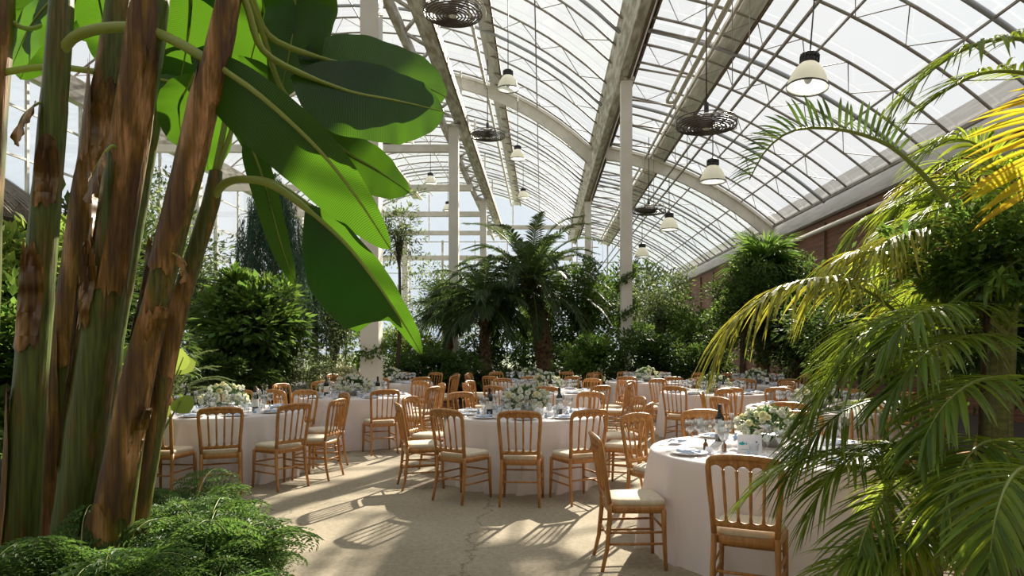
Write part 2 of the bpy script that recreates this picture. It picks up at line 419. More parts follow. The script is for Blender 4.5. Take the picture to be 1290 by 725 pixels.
# left girder: a trussed pair
b = MB().box((-2.86, 26.5, 9.55), (.40, 47, .42)); b.build('truss_girder', M['steel_worn'], ceil, smooth=False)
MB().box((-2.64, 26.5, 9.36), (.05, 47, .08)).build('girder_edge', M['rust'], ceil, smooth=False)
MB().box((-3.52, 26.5, 9.45), (.15, 47, .34)).build('truss_girder', M['steel_worn'], ceil, smooth=False)
b = MB()
for i in range(24):
    yy = 4 + i * 1.9
    b.bar((-3.5, yy, 9.5), (-2.95, yy + .95, 9.5), .07); b.bar((-2.95, yy + .95, 9.5), (-3.5, yy + 1.9, 9.5), .07)
    if i % 3 == 0: b.bar((-3.2, yy, 9.6), (-3.2, yy, nave(-3.2)), .08)
b.build('girder_bracing', M['steel'], ceil, smooth=False)
b = MB()                                    # slanted struts from the valley to the aisle ribs
for i in range(17):
    yy = 9.5 + i * 2.3
    b.tube([(2.6, yy, 9.15), (4.6, yy + 1.15, aisle(4.6) - .05 + .35)], .032, 5)
b.build('wind_strut', M['rib'], ceil)
# tie beams to the left aisle
for yy in (24.2, 30.2, 36.2, 42.2):
    MB().box(((XL - 3.1) / 2, yy, 8.55), (XL * -1 - 3.1, .18, .26)).build('tie_beam', M['beam'], ceil, smooth=False)
MB().box((-.4, 42.2, 8.9), (5.6, .18, .24)).build('tie_beam', M['beam'], ceil, smooth=False)

# ------------------------------------------------------------------ columns
def column(x, y, w, h, m=M['column']):
    o = bpy.data.objects.new('column', None); COL.objects.link(o); o.location = (x, y, 0); tag(o, kind='structure')
    b = MB().box((0, 0, h / 2), (w, w, h)); b.build('shaft', m, o, smooth=False)
    MB().box((0, 0, .08), (w + .08, w + .08, .16)).build('plinth', m, o, smooth=False)
    c = MB().box((0, 0, h - .04), (w + .10, w + .10, .08)); c.build('cap_plate', M['steel_worn'], o, smooth=False)
    return o
column(-3.10, 12.4, .33, 9.3)
column(-3.10, 24.0, .33, 9.3)
column(-3.10, 36.0, .33, 9.3)
column(2.36, 19.2, .31, 9.05)
column(2.36, 35.2, .31, 9.05)

# ------------------------------------------------------------------ right wall: timber cladding, eave board, pipe
def clad_mat():
    m = bpy.data.materials.new('timber_cladding'); m.use_nodes = True
    nt = m.node_tree; N = nt.nodes; L = nt.links; p = N['Principled BSDF']
    tc = N.new('ShaderNodeTexCoord'); sp = N.new('ShaderNodeSeparateXYZ'); L.new(tc.outputs['Object'], sp.inputs[0])
    mu = N.new('ShaderNodeMath'); mu.operation = 'MULTIPLY'; mu.inputs[1].default_value = 6.2; L.new(sp.outputs['Z'], mu.inputs[0])
    fr = N.new('ShaderNodeMath'); fr.operation = 'FRACT'; L.new(mu.outputs[0], fr.inputs[0])
    r = N.new('ShaderNodeValToRGB'); e = r.color_ramp.elements; e[0].position = 0; e[0].color = (.02, .012, .008, 1); e[1].position = .12; e[1].color = (1, 1, 1, 1)
    L.new(fr.outputs[0], r.inputs['Fac'])
    mp = N.new('ShaderNodeMapping'); mp.inputs['Scale'].default_value = (1, .4, 7); L.new(tc.outputs['Object'], mp.inputs[0])
    nz = N.new('ShaderNodeTexNoise'); nz.inputs['Scale'].default_value = 2; nz.inputs['Detail'].default_value = 6; L.new(mp.outputs[0], nz.inputs[0])
    c = N.new('ShaderNodeValToRGB'); c.color_ramp.elements[0].position = .3; c.color_ramp.elements[0].color = (.12, .045, .022, 1); c.color_ramp.elements[1].position = .7; c.color_ramp.elements[1].color = (.27, .11, .055, 1)
    L.new(nz.outputs[0], c.inputs[0])
    x = N.new('ShaderNodeMix'); x.data_type = 'RGBA'; x.blend_type = 'MULTIPLY'; x.inputs['Factor'].default_value = 1
    L.new(c.outputs[0], x.inputs[6]); L.new(r.outputs[0], x.inputs[7]); L.new(x.outputs[2], p.inputs['Base Color']); p.inputs['Roughness'].default_value = .7
    return m
M['clad'] = clad_mat()
tag(MB().box((9.62, 23.5, 3.0), (.12, 53, 6.0)).build('wall_right', M['clad'], smooth=False), kind='structure')
eb = MB().grid([[V((9.40, yy, 5.88)), V((9.50, yy, 5.84)), V((10.1, yy, 7.22)), V((9.95, yy, 7.26)), V((9.62, yy, 6.56))] for yy in (Y0, 20, Y1)], True)
tag(eb.build('trim_1', M['eave'], smooth=False), kind='structure')
tag(MB().tube([(9.36, 8, 5.46), (9.36, 26.2, 5.46)], .085, 10).build('trim_2', M['pipe']), kind='structure')
tag(MB().tube([(9.36, 26.3, 5.62), (9.36, 26.3, 0)], .11, 12).build('trim_3', M['pipe']), kind='structure')
tag(MB().box((9.2, 23.5, 6.32), (.08, 53, .08)).build('trim_4', M['rib'], smooth=False), kind='structure')
b = MB()
for yy in range(8, 50, 3): b.bar((9.53, yy, 0), (9.53, yy, 5.7), .10, .08)
tag(b.build('trim_5', M['rust'], smooth=False), kind='structure')

# ------------------------------------------------------------------ left and end walls of glass
def glass_wall(name, p0, p1, ztop, dv, dh):
    w = bpy.data.objects.new(name, None); COL.objects.link(w); tag(w, kind='structure')
    a = V(p0); d = V(p1) - a; Ln = d.length; d.normalize()
    g = MB().grid([[a, a + d * Ln], [a + UP * ztop, a + d * Ln + UP * ztop]]); g.build('glazing', M['wallpane'], w, smooth=False)
    b = MB()
    n = int(Ln / dv)
    for i in range(n + 1):
        q = a + d * (Ln * i / n); b.bar(q, q + UP * ztop, .07 if i % 3 else .16, .09)
    b.build('mullions', M['steel'], w, smooth=False)
    b = MB(); z = dh
    while z < ztop: b.bar(a + UP * z, a + d * Ln + UP * z, .06, .06); z += dh
    b.build('transoms', M['steel'], w, smooth=False)
    return w
wl = glass_wall('wall_left', (XL, Y0, 0), (XL, Y1, 0), 9.35, 2.2, 1.35)
for yy in (10, 16, 22, 28, 34, 40, 46): MB().box((XL + .25, yy, 4.6), (.30, .30, 9.2)).build('wall_post', M['column'], wl, smooth=False)
wb = glass_wall('wall_back', (XL, Y1, 0), (XV, Y1, 0), 9.3, 2.1, 1.15)
MB().box((-6, Y1 - .15, 8.0), (16.4, .22, .34)).build('wall_beam', M['beam'], wb, smooth=False)
MB().box((-10, Y1 - .2, 4.65), (.4, .3, 9.3)).build('wall_post', M['column'], wb, smooth=False)
g = MB(); n = 24
top = navepts(Y1, .1, n); g.grid([[V((p.x, Y1, 9.3)) for p in top], top]); g.build('glazing', M['wallpane'], wb, smooth=False)
b = MB()
for i in range(0, n + 1, 3): b.bar((top[i].x, Y1, 9.3), top[i], .08)
b.build('mullions', M['steel'], wb, smooth=False)
wa = bpy.data.objects.new('wall_back', None); COL.objects.link(wa); tag(wa, kind='structure')
top = aislepts(Y1, .1, 12)
MB().grid([[V((p.x, Y1, 0)) for p in top], top]).build('glazing', M['wallpane'], wa, smooth=False)
b = MB()
for i in range(0, 13, 2): b.bar((top[i].x, Y1, 0), top[i], .08)
for z in range(1, 9):
    b.bar((XV, Y1, z * 1.1), (min(XG, XV + (9.6 - z * 1.1) * 2.4), Y1, z * 1.1), .06)
b.build('mullions', M['steel'], wa, smooth=False)

M['darkwall'] = mat('light_block_grey', (.05, .045, .04), .8)
tag(MB().box(((XL + 9.6) / 2, Y0 - .1, 4.7), (24, .2, 9.4)).build('wall_light_block', M['darkwall'], smooth=False), kind='structure')  # unseen wall, added to cut the light from behind the camera
# ------------------------------------------------------------------ planting beds (soil)
def bed(name, pts, h=.04):
    b = MB(); n = len(pts)
    b.v = [(x, y, 0) for x, y in pts] + [(x, y, h) for x, y in pts]
    b.f = [tuple(range(n, 2 * n))] + [(i, (i + 1) % n, n + (i + 1) % n, n + i) for i in range(n)]
    return tag(b.build(name, M['soil'], smooth=False), kind='structure')
bed('floor_bed', [(-14.2, 17.3), (-2, 16.8), (3.2, 17.6), (9.5, 16.4), (9.5, 49.8), (-14.2, 49.8)])
bed('floor_bed', [(-14.2, 2.0), (-2.35, 2.0), (-2.0, 4.6), (-2.5, 6.2), (-5.3, 6.6), (-5.9, 9), (-5.6, 12.6), (-6.4, 14), (-6.6, 17.2), (-14.2, 17.25)])
bed('floor_bed', [(1.5, 1.6), (9.5, 1.6), (9.5, 16.3), (6.0, 16.0), (5.2, 12.5), (5.3, 9), (3.6, 6.4), (2.9, 4.1), (1.75, 3.3)])

# ------------------------------------------------------------------ lamps
def make_lamp(cord):
    t = thing('pendant_lamp', (0, 0, 0), '', 'lamp', 'bell-shaped pendant lamps under the roof')
    pr = [(.300, 0), (.300, .015), (.292, .05), (.275, .12), (.245, .20), (.20, .28), (.15, .34), (.125, .37)]
    b = MB().lathe(pr, 32)
    b.build('shade', M['lampglass'], t)
    MB().lathe([(.302, -.012), (.306, .0), (.306, .016), (.298, .018)], 32).build('rim', M['darkmetal'], t)
    MB().lathe([(.288, .012), (.15, -.018), (.001, -.03)], 32).build('lens', M['glass'], t)
    c = MB().lathe([(.12, .36), (.135, .38), (.135, .43), (.125, .435), (.125, .45), (.135, .455), (.135, .51), (.11, .53), (.05, .55), (.03, .57)], 20, cap=True)
    for i in range(16): c.box((.137 * cos(i * pi / 8), .137 * sin(i * pi / 8), .45), (.012, .012, .12))
    c.build('gear_cap', M['black'], t)
    MB().tube([(0, 0, .56), (0, 0, cord)], .012, 6).build('hanging_rod', M['darkmetal'], t)
    MB().ball((0, 0, .16), .07, 10, 8, (1, 1, 1.5)).build('bulb', M['china'], t)
    return t
lamps = [(4.0, 10.3, 5.45, 6.84, 'large nearest bell lamp at upper right below the conduits'),
         (4.0, 16.0, 5.40, 6.84, 'second bell lamp along the right conduits, beyond a round fan'),
         (4.0, 21.5, 5.22, 6.84, 'third bell lamp along the right conduits'),
         (4.0, 27.3, 5.12, 6.84, 'farthest small bell lamp along the right conduits'),
         (-.95, 19.0, 8.7, 'n', 'nearest bell lamp on a long rod in the middle of the vault'),
         (-.97, 27.0, 8.95, 'n', 'middle lamp of the row over the date palm'),
         (-1.0, 36.0, 9.35, 'n', 'small far lamp just above the date palm crown'),
         (-4.9, 24.6, 8.8, 'n', 'bell lamp beside a round fan behind the banana leaf tip'),
         (-5.4, 33.0, 9.4, 'n', 'small far lamp above the second tie beam'),
         (-5.6, 40.5, 9.6, 'n', 'tiny farthest lamp above the third tie beam')]
for i, (x, y, z, top, lab) in enumerate(lamps):
    if top == 'n': top = nave(x) - .02
    t = make_lamp(top - z); t.location = (x, y, z); t['label'] = lab
    if i == 0: t.rotation_euler = (radians(-4), radians(6), 0)

# ------------------------------------------------------------------ circulation fans
def make_fan(top):
    t = thing('ceiling_fan', (0, 0, 0), '', 'fan', 'round caged circulation fans under the roof')
    b = MB()
    for i in range(8):
        r = .13 + .07 * i; z = -.10 + .02 * (i / 7) ** 2 * 3
        b.tube([(r * cos(a * pi / 20), r * sin(a * pi / 20), z) for a in range(41)], .017, 5, cap=False)
    for z in (0, .08): b.tube([(.62 * cos(a * pi / 20), .62 * sin(a * pi / 20), z) for a in range(41)], .012, 5, cap=False)
    for k in range(5):
        a = k * pi * .4
        b.tube([(.1 * cos(a), .1 * sin(a), -.10), (.4 * cos(a), .4 * sin(a), -.085), (.62 * cos(a), .62 * sin(a), -.0), (.62 * cos(a), .62 * sin(a), .08), (.3 * cos(a), .3 * sin(a), .14), (.1 * cos(a), .1 * sin(a), .15)], .010, 5)
    b.build('wire_guard', M['wire'], t)
    for k in range(4):
        a0 = k * pi / 2; rows = []
        for i in range(7):
            r = .09 + .47 * i / 6; tw = .62 - .3 * i / 6; w = .10 + .06 * sin(pi * i / 6)
            c = V((r * cos(a0), r * sin(a0), .03)); s = V((-sin(a0), cos(a0), 0)) * cos(tw) + UP * sin(tw)
            rows.append([c - s * w, c, c + s * w])
        MB().grid(rows).build('blade', M['blade'], t)
    MB().lathe([(.001, -.11), (.07, -.11), (.10, -.05), (.10, .05), (.09, .2), (.05, .24), (.001, .25)], 16).build('motor', M['column'], t)
    MB().tube([(0, 0, .24), (0, 0, .45)], .05, 8).build('hanger_hook', M['black'], t)
    m = MB().tube([(0, 0, .4), (0, 0, top)], .016, 6); m.build('hanging_rod', M['darkmetal'], t)
    c = MB().tube([(.05, 0, .22), (.34, .02, .30), (.62, 0, .32), (.72, 0, .15), (.72, 0, -.02), (.62, 0, -.06)], .014, 5); c.build('bracket', M['pipe'], t)
    return t
for x, y, z, top, rz, lab in [(-1.9, 14.5, 8.65, 'n', .3, 'large round fan cut by the top edge, left of the middle'),
                              (-1.97, 24.6, 9.15, 'n', .2, 'round fan in mid vault between the left girder and a bell lamp'),
                              (3.44, 14.3, 6.2, 'a', .3, 'large round fan at right between two bell lamps'),
                              (3.9, 25.0, 6.5, 'a', .4, 'round fan beside the slim column, seen almost edge on'),
                              (-6.0, 27.0, 9.5, 'n', .2, 'small far fan half hidden by the banana leaf')]:
    tz = (nave(x) if top == 'n' else aisle(x)) - z - .03
    t = make_fan(tz); t.location = (x, y, z); t.rotation_euler = (0, 0, rz); t['label'] = lab
# ------------------------------------------------------------------ the banquet chair
def bk(u, v, dy=0):
    "point of the chair back: u across, v above the seat rail"
    return V((u, -.195 - .075 * max(v, 0) ** 1.15 / .45 ** 1.15 - .022 * (1 - (u / .2) ** 2) * min(1, max(0, v) / .1) + dy, .455 + v))
def make_chair():
    t = thing('banquet_chair', (0, 0, 0), '', 'chair')
    W0, W1, H = .178, .202, .465
    # uprights and crest
    path = [bk(-W0, 0), bk(-W0 - .008, .15), bk(-W1 + .004, .30), bk(-W1, .39)]
    path += [bk(-W1 + .045 - .045 * cos(a), .41 + .045 * sin(a)) for a in (pi / 6, pi / 3)]
    path += [bk(-.12, H - .004), bk(-.05, H + .002), bk(.05, H + .002), bk(.12, H - .004)]
    path += [bk(W1 - .045 + .045 * cos(a), .41 + .045 * sin(a)) for a in (pi / 3, pi / 6)]
    path += [bk(W1, .39), bk(W1 - .004, .30), bk(W0 + .008, .15), bk(W0, 0)]
    b = MB().tube(path, .0175, 8, ref=V((0, 1, 0)))
    us = [-.192 + .384 * i / 5 for i in range(6)]
    rows = []
    for i in range(5):
        for k in range(9):
            s = -1 + 2 * k / 8
            if k == 0 and i > 0: continue
            u = us[i] + (us[i + 1] - us[i]) * k / 8
            lo = .372 + .042 * sqrt(max(0, 1 - (s * .97) ** 2))
            hi = H - .004 - (.035 * ((abs(u) - .14) / .06) ** 2 if abs(u) > .14 else 0)
            lo = min(lo, hi - .012)
            rows.append([bk(u, hi, .010), bk(u, lo, .010), bk(u, lo, -.010), bk(u, hi, -.010)])
    b.grid(rows, True)
    b.build('back_frame', M['oak'], t)
    rows = []
    ub = [u * .90 for u in us]
    for i in range(5):
        for k in range(7):
            if k == 0 and i > 0: continue
            s = -1 + 2 * k / 6; u = ub[i] + (ub[i + 1] - ub[i]) * k / 6
            hi = .078 + .026 * (1 - sqrt(max(0, 1 - (s * .97) ** 2)))
            rows.append([bk(u, hi, .010), bk(u, .045, .010), bk(u, .045, -.010), bk(u, hi, -.010)])
    MB().grid(rows, True).build('lower_rail', M['oak'], t)
    for i in range(1, 5):
        MB().tube([bk(ub[i] + (us[i] - ub[i]) * s, .085 + .30 * s) for s in (0, .12, .3, .6, .85, 1)], [.012, .0075, .0095, .0095, .0075, .011], 8).build('spindle', M['oak'], t)
    # seat
    def sq(wb, wf, db, df, n=28, e=.35):
        o = []
        for k in range(n):
            a = 2 * pi * k / n; cx = cos(a); sy = sin(a)
            x = abs(cx) ** e * (1 if cx >= 0 else -1); y = abs(sy) ** e * (1 if sy >= 0 else -1)
            w = wb + (wf - wb) * (y + 1) / 2
            o.append((x * w, (df if y > 0 else db) * abs(y) * (1 if y > 0 else -1)))
        return o
    s0 = sq(.188, .212, .205, .205)
    MB().grid([[V((x * k, y * k, z)) for x, y in s0] for k, z in ((.88, .395), (1, .398), (1, .445), (.88, .448), (.88, .395))], True).build('seat_frame', M['oak'], t)
    s1 = sq(.172, .204, .192, .205)
    MB().grid([[V((x * k, y * k, z)) for x, y in s1] for k, z in ((.9, .43), (.99, .446), (1, .462), (.985, .478), (.90, .488), (.55, .493), (.01, .494))], True).build('cushion', M['cushion'], t)
    for sx in (-1, 1):
        MB().tube([(sx * W0, -.195, .465), (sx * (W0 + .002), -.195, .36), (sx * (W0 + .008), -.215, .15), (sx * (W0 + .016), -.25, 0)], [.0175, .0175, .0155, .013], 8).build('leg', M['oak'], t)
        MB().tube([(sx * .192, .180, .42), (sx * .192, .181, .33), (sx * .195, .187, .15), (sx * .200, .195, 0)], [.019, .018, .0155, .0125], 8).build('leg', M['oak'], t)
        for z, yb in ((.265, -.2), (.185, -.208)):
            MB().tube([(sx * (W0 + .005), yb, z), (sx * .19, 0, z), (sx * .194, .184, z)], [.008, .010, .008], 6).build('stretcher', M['oak'], t)
    MB().tube([(-.19, .183, .285), (0, .183, .285), (.19, .183, .285)], [.008, .010, .008], 6).build('stretcher', M['oak'], t)
    MB().tube([(-.182, -.203, .235), (0, -.203, .235), (.182, -.203, .235)], [.008, .010, .008], 6).build('stretcher', M['oak'], t)
    return t
CHAIR = make_chair(); chair_used = [False]
def place_chair(x, y, face, label, group):
    if chair_used[0]: c = copy_tree(CHAIR)
    else: c = CHAIR; chair_used[0] = True
    c.location = (x, y, 0); c.rotation_euler = (0, 0, face - pi / 2)
    tag(c, label, 'chair', group)
    return c

# ------------------------------------------------------------------ cloth
TOP = .765; TR = .90
def cloth(seed, c, chairs):
    "round top, skirt to the floor; the skirt falls in folds between the chairs and is pressed flat behind the seats"
    rnd = random.Random(seed); n = 480; rows = []
    ca = [(atan2(y - c[1], x - c[0]), sqrt((x - c[0]) ** 2 + (y - c[1]) ** 2)) for x, y in chairs]
    def dist(a, b): return abs((a - b + pi) % (2 * pi) - pi)
    gaps = []; g = rnd.uniform(0, .3)
    while g < 2 * pi:
        gaps.append((g, rnd.uniform(.045, .085), rnd.uniform(.05, .14))); g += rnd.uniform(.24, .52)
    ph = [rnd.uniform(0, 6.28) for _ in range(4)]
    amp = []; lim = []; lean = rnd.choice((-1, 1))
    for k in range(n):
        a = 2 * pi * k / n
        w = sum(A * math.exp(-(dist(a, g) / s) ** 2) for g, s, A in gaps)
        w += .016 * max(0, sin(23 * a + ph[0])) * (.6 + .4 * sin(5 * a + ph[1])) + .010 * sin(11 * a + ph[2]) + .006 * sin(37 * a + ph[3])
        amp.append(w); L = .2
        for g, r in ca:
            d = dist(a, g); l = max(.010, r - .218 - TR)
            if d < .36: L = min(L, l + .22 * max(0, (d - .24) / .12))
        lim.append(L)
    for r in (.001, .3, .6, .8, .875): rows.append([V((r * cos(2 * pi * k / n), r * sin(2 * pi * k / n), TOP)) for k in range(n)])
    rows.append([V(((TR - .006) * cos(2 * pi * k / n), (TR - .006) * sin(2 * pi * k / n), TOP - .004)) for k in range(n)])
    for i in range(15):
        s = i / 14; z = (TOP - .014) * (1 - s) + .010 * s; row = []
        for k in range(n):
            a = 2 * pi * k / n
            e = amp[k] * s ** .85
            hit = min(1, max(0, (TOP - z - .18) / .12))
            e = min(e, lim[k] * hit + .25 * (1 - hit))
            r = TR + .004 + max(-.02 * s, e); a2 = a + lean * .9 * max(0, e) * s
            row.append(V((r * cos(a2), r * sin(a2), z)))
        rows.append(row)
    return MB().grid(rows, True).build('tablecloth', M['cloth'], None, loc=(c[0], c[1], 0))

# ------------------------------------------------------------------ things on the tables
def solo(o, cat): return tag(o, None, cat)
def mk_glass():
    pr = [(.036, .001), (.034, .003), (.008, .007), (.004, .014), (.0035, .09), (.008, .10), (.030, .118), (.040, .145), (.041, .165), (.036, .20), (.0355, .2005), (.038, .165), (.037, .146), (.028, .122), (.001, .106)]
    return solo(MB().lathe(pr, 20).build('wine_glass', M['glass']), 'glass')
def mk_flute():
    pr = [(.033, .001), (.030, .003), (.007, .007), (.0035, .014), (.0035, .085), (.010, .10), (.022, .14), (.025, .19), (.023, .235), (.0225, .235), (.0235, .19), (.020, .14), (.001, .105)]
    return solo(MB().lathe(pr, 18).build('champagne_flute', M['glass']), 'glass')
def mk_tumbler():
    return solo(MB().lathe([(.001, .002), (.028, .002), (.030, .006), (.036, .095), (.0345, .095), (.028, .012), (.001, .012)], 18).build('water_tumbler', M['glass']), 'glass')
def mk_plate():
    return solo(MB().lathe([(.001, .004), (.07, .004), (.075, .002), (.085, .002), (.095, .008), (.133, .017), (.135, .019), (.133, .021), (.095, .012), (.082, .008), (.001, .008)], 32).build('dinner_plate', M['china']), 'plate')
def mk_napkin():
    b = MB(); rows = []
    for i in range(9):
        u = -.075 + .15 * i / 8; row = []
        for k, (w, z) in enumerate(((-.055, .0), (-.056, .012), (-.03, .020), (0, .017), (.03, .021), (.056, .012), (.055, 0))):
            row.append(V((u + .004 * sin(k * 2.1), w * (1 - .25 * (i / 8)), z * (1 + .2 * sin(i * 1.3 + k)))))
        rows.append(row)
    t = thing('napkin', (0, 0, 0), '', 'napkin')
    b.grid(rows, False); b.build('folded_cloth', M['napkin'], t)
    c = MB().box((.01, 0, .022), (.055, .085, .003)); c.build('menu_slip', M['card'], t, smooth=False)
    return t
def mk_fork():
    b = MB()
    b.tube([(0, -.095, .003), (0, -.02, .004), (0, .03, .007)], [.0055, .003, .003], 6, flat=.45)
    for k in (-1, 0, 1): b.tube([(k * .002, .03, .007), (k * .007, .045, .005), (k * .007, .095, .006)], [.003, .002, .001], 5)
    return solo(b.build('fork', M['chrome']), 'fork')
def mk_knife():
    b = MB().tube([(0, -.11, .004), (0, -.01, .004)], [.006, .005], 6, flat=.5)
    c = MB().grid([[V((-.003, -.01, .004)), V((.005, -.01, .004))], [V((-.004, .03, .004)), V((.008, .03, .004))], [V((-.004, .08, .004)), V((.007, .08, .004))], [V((-.002, .105, .004)), V((0, .11, .004))]])
    t = thing('knife', (0, 0, 0), '', 'knife'); b.build('handle', M['chrome'], t); c.build('blade', M['chrome'], t); return t
def mk_bottle():
    t = thing('wine_bottle', (0, 0, 0), '', 'bottle')
    MB().lathe([(.001, .004), (.034, .0), (.037, .006), (.037, .185), (.033, .205), (.018, .23), (.0145, .245), (.0142, .29), (.001, .29)], 20).build('body', M['bottle'], t)
    MB().lathe([(.0152, .255), (.0158, .258), (.0158, .30), (.014, .304), (.001, .304)], 16).build('capsule', M['black'], t)
    MB().lathe([(.0375, .06), (.0378, .062), (.0378, .148), (.0375, .15)], 20).build('label', M['labelpaper'], t)
    return t
def mk_mini():
    t = thing('favour_bottle', (0, 0, 0), '', 'bottle')
    MB().lathe([(.001, 0), (.017, 0), (.018, .004), (.018, .045), (.012, .058), (.007, .064), (.007, .08), (.001, .08)], 14).build('body', M['amber'], t)
    MB().lathe([(.0085, .072), (.0085, .088), (.001, .088)], 12).build('lid', M['black'], t)
    return t
def mk_favour():
    t = thing('favour_bag', (0, 0, 0), '', 'favour')
    MB().lathe([(.001, 0), (.017, .002), (.022, .011), (.020, .024), (.010, .033), (.006, .037), (.013, .046), (.017, .053)], 14).build('pouch', M['favour'], t)
    MB().tube([(.0075 * cos(a), .0075 * sin(a), .036) for a in [k * pi / 6 for k in range(13)]], .0025, 5).build('ribbon', M['china'], t)
    return t
def mk_card():
    return solo(MB().grid([[V((-.042, -.018, 0)), V((.042, -.018, 0))], [V((-.042, 0, .048)), V((.042, 0, .048))], [V((-.042, .018, 0)), V((.042, .018, 0))]]).build('place_card', M['card'], smooth=False), 'card')
FL = {}
def flower_mesh(m, seed):
    rnd = random.Random(seed); b = MB()
    for ring, (n, r, el, L) in enumerate(((5, .010, 1.25, .026), (7, .018, .85, .032), (9, .024, .45, .036), (9, .026, .05, .036))):
        for k in range(n):
            a = 2 * pi * (k + ring * .5) / n + rnd.uniform(-.15, .15)
            o = V((cos(a), sin(a), 0)); p = o * r * .5 + UP * .012 * (3 - ring) * .5
            d = (o * cos(el) + UP * sin(el)); s = V((-sin(a), cos(a), 0)); nn = d.cross(s)
            rows = []
            for i in range(4):
                q = i / 3; w = .017 * sin(pi * (.18 + .72 * q)); c = p + d * L * q - nn * (.010 * q * q) * (1 if ring > 1 else -1)
                rows.append([c - s * w - nn * .004, c, c + s * w - nn * .004])
            b.grid(rows)
    return b.mesh('flower', m)
for i in range(3): FL[i] = flower_mesh(M['petal'] if i < 2 else M['petal2'], i)
def bouquet(x, y, z, seed, lab, r=.22, nf=38, grp='table centre flowers'):
    rnd = random.Random(seed)
    t = thing('flower_arrangement', (x, y, z), lab, 'flowers', grp)
    MB().lathe([(.001, .002), (.07, .002), (.10, .03), (.115, .08), (.11, .10), (.10, .10), (.001, .09)], 20).build('bowl', M['wickerpot'], t)
    b = MB()
    for i in range(300):
        a = rnd.uniform(0, 2 * pi); e = rnd.uniform(-.35, 1.4); d = V((cos(a) * cos(e), sin(a) * cos(e), sin(e)))
        p = V((0, 0, .12)) + V((d.x * r * .8, d.y * r * .8, d.z * r * .55)) * rnd.uniform(.5, 1)
        b.leaf(p, (d + V((rnd.uniform(-.5, .5), rnd.uniform(-.5, .5), rnd.uniform(-.3, .5)))), V((rnd.uniform(-.4, .4), rnd.uniform(-.4, .4), 1)), rnd.uniform(.05, .11), rnd.uniform(.018, .035))
    b.build('foliage', M['bleaf'], t)
    for i in range(nf):
        a = rnd.uniform(0, 2 * pi); e = math.asin(rnd.uniform(-.15, 1)); d = V((cos(a) * cos(e), sin(a) * cos(e), sin(e)))
        o = bpy.data.objects.new('flower', FL[rnd.choice((0, 1, 1, 2))]); COL.objects.link(o); o.parent = t
        o.location = V((0, 0, .12)) + V((d.x * r, d.y * r, d.z * r * .72)) * rnd.uniform(.86, 1.06)
        o.rotation_euler = d.to_track_quat('Z', 'Y').to_euler(); k = rnd.uniform(.42, .85); o.scale = (k, k, k)
    return t
PROTO = {}
MAKERS = dict(glass=mk_glass, flute=mk_flute, tumbler=mk_tumbler, plate=mk_plate, napkin=mk_napkin, fork=mk_fork, knife=mk_knife, bottle=mk_bottle, mini=mk_mini, favour=mk_favour, card=mk_card)
def put(kind, x, y, z, rz, label, group, check=True):
    if check and any((x - q[0]) ** 2 + (y - q[1]) ** 2 < (q[2] + (.14 if kind == 'plate' else 0)) ** 2 for q in BUSY) and kind != 'napkin': return None
    if kind not in PROTO: PROTO[kind] = o = MAKERS[kind]()
    else: o = copy_tree(PROTO[kind])
    o.location = (x, y, z); o.rotation_euler = (0, 0, rz); o['label'] = label; o['group'] = group
    return o

# ------------------------------------------------------------------ the eleven tables
D = {}
tables = [  # key, centre, name of the table, chair angles (deg) or first angle, seat radius, level of detail
    ('T1', (1.74, 5.22), 'the big table beside the palm', [(246, 1.20), (196, 1.13), (129, 1.10), (300, 1.16), (344, 1.16), (60, 1.16), (97, 1.16)], 3),
    ('T2', (-.20, 8.02), 'the centre table', [(270, 1.15), (296, 1.16), (239, 1.16), (200, 1.16), (166, 1.16), (126, 1.15), (90, 1.15), (54, 1.15), (18, 1.15), (336, 1.16)], 2),
    ('T3', (-3.86, 8.30), 'the table behind banana stems', [(268, 1.12), (294, 1.15), (320, 1.16), (348, 1.14), (70, 1.12), (30, 1.14), (110, 1.15), (150, 1.15), (190, 1.15), (226, 1.15)], 2),
    ('T4', (-3.02, 10.95), 'the table before the thick column', [(270, 1.12), (306, 1.12), (234, 1.12), (198, 1.12), (162, 1.12), (130, 1.12), (342, 1.12), (18, 1.12), (52, 1.14)], 2),
    ('T5', (-3.30, 14.9), 'the table behind the thick column', 345, 1),
    ('T6', (.08, 11.95), 'the second table down the centre', 198, 1),
    ('T7', (-.25, 15.4), 'the table below the date palm', 200, 1),
    ('T8', (2.35, 15.3), 'the table near the slim column', 210, 1),
    ('T9', (2.95, 11.75), 'the middle table on the right', 230, 1),
    ('T10', (3.55, 8.75), 'the table under golden palm tips', 198, 1),
    ('T11', (4.55, 14.4), 'the far table by timber wall', 205, 1),
]
POS10 = ['near side, middle', 'near side, second from middle', 'right side, nearer', 'right side, middle', 'right side, farther', 'far side, right', 'far side, middle', 'far side, left', 'left side, farther', 'left side, nearer']
def posname(deg, used):
    d = (deg - 270) % 360
    names = [(0, 'at the near side'), (36, 'just right of the near side'), (72, 'at the near right'), (108, 'at the far right'), (144, 'just right of the far side'), (180, 'at the far side'),
             (216, 'just left of the far side'), (252, 'at the far left'), (288, 'at the near left'), (324, 'just left of the near side'), (18, 'slightly right of the near side'), (54, 'at the near right corner'), (90, 'at the right end'), (270, 'at the left end'), (162, 'slightly right of the far side'), (198, 'slightly left of the far side'),(126,'at the far right corner'),(234,'at the far left corner'),(306,'at the near left corner'),(342,'slightly left of the near side')]
    names.sort(key=lambda q: min(abs(q[0] - d), 360 - abs(q[0] - d)))
    for _, s in names:
        if s not in used: used.add(s); return s
rj = random.Random(3); ALLC = []
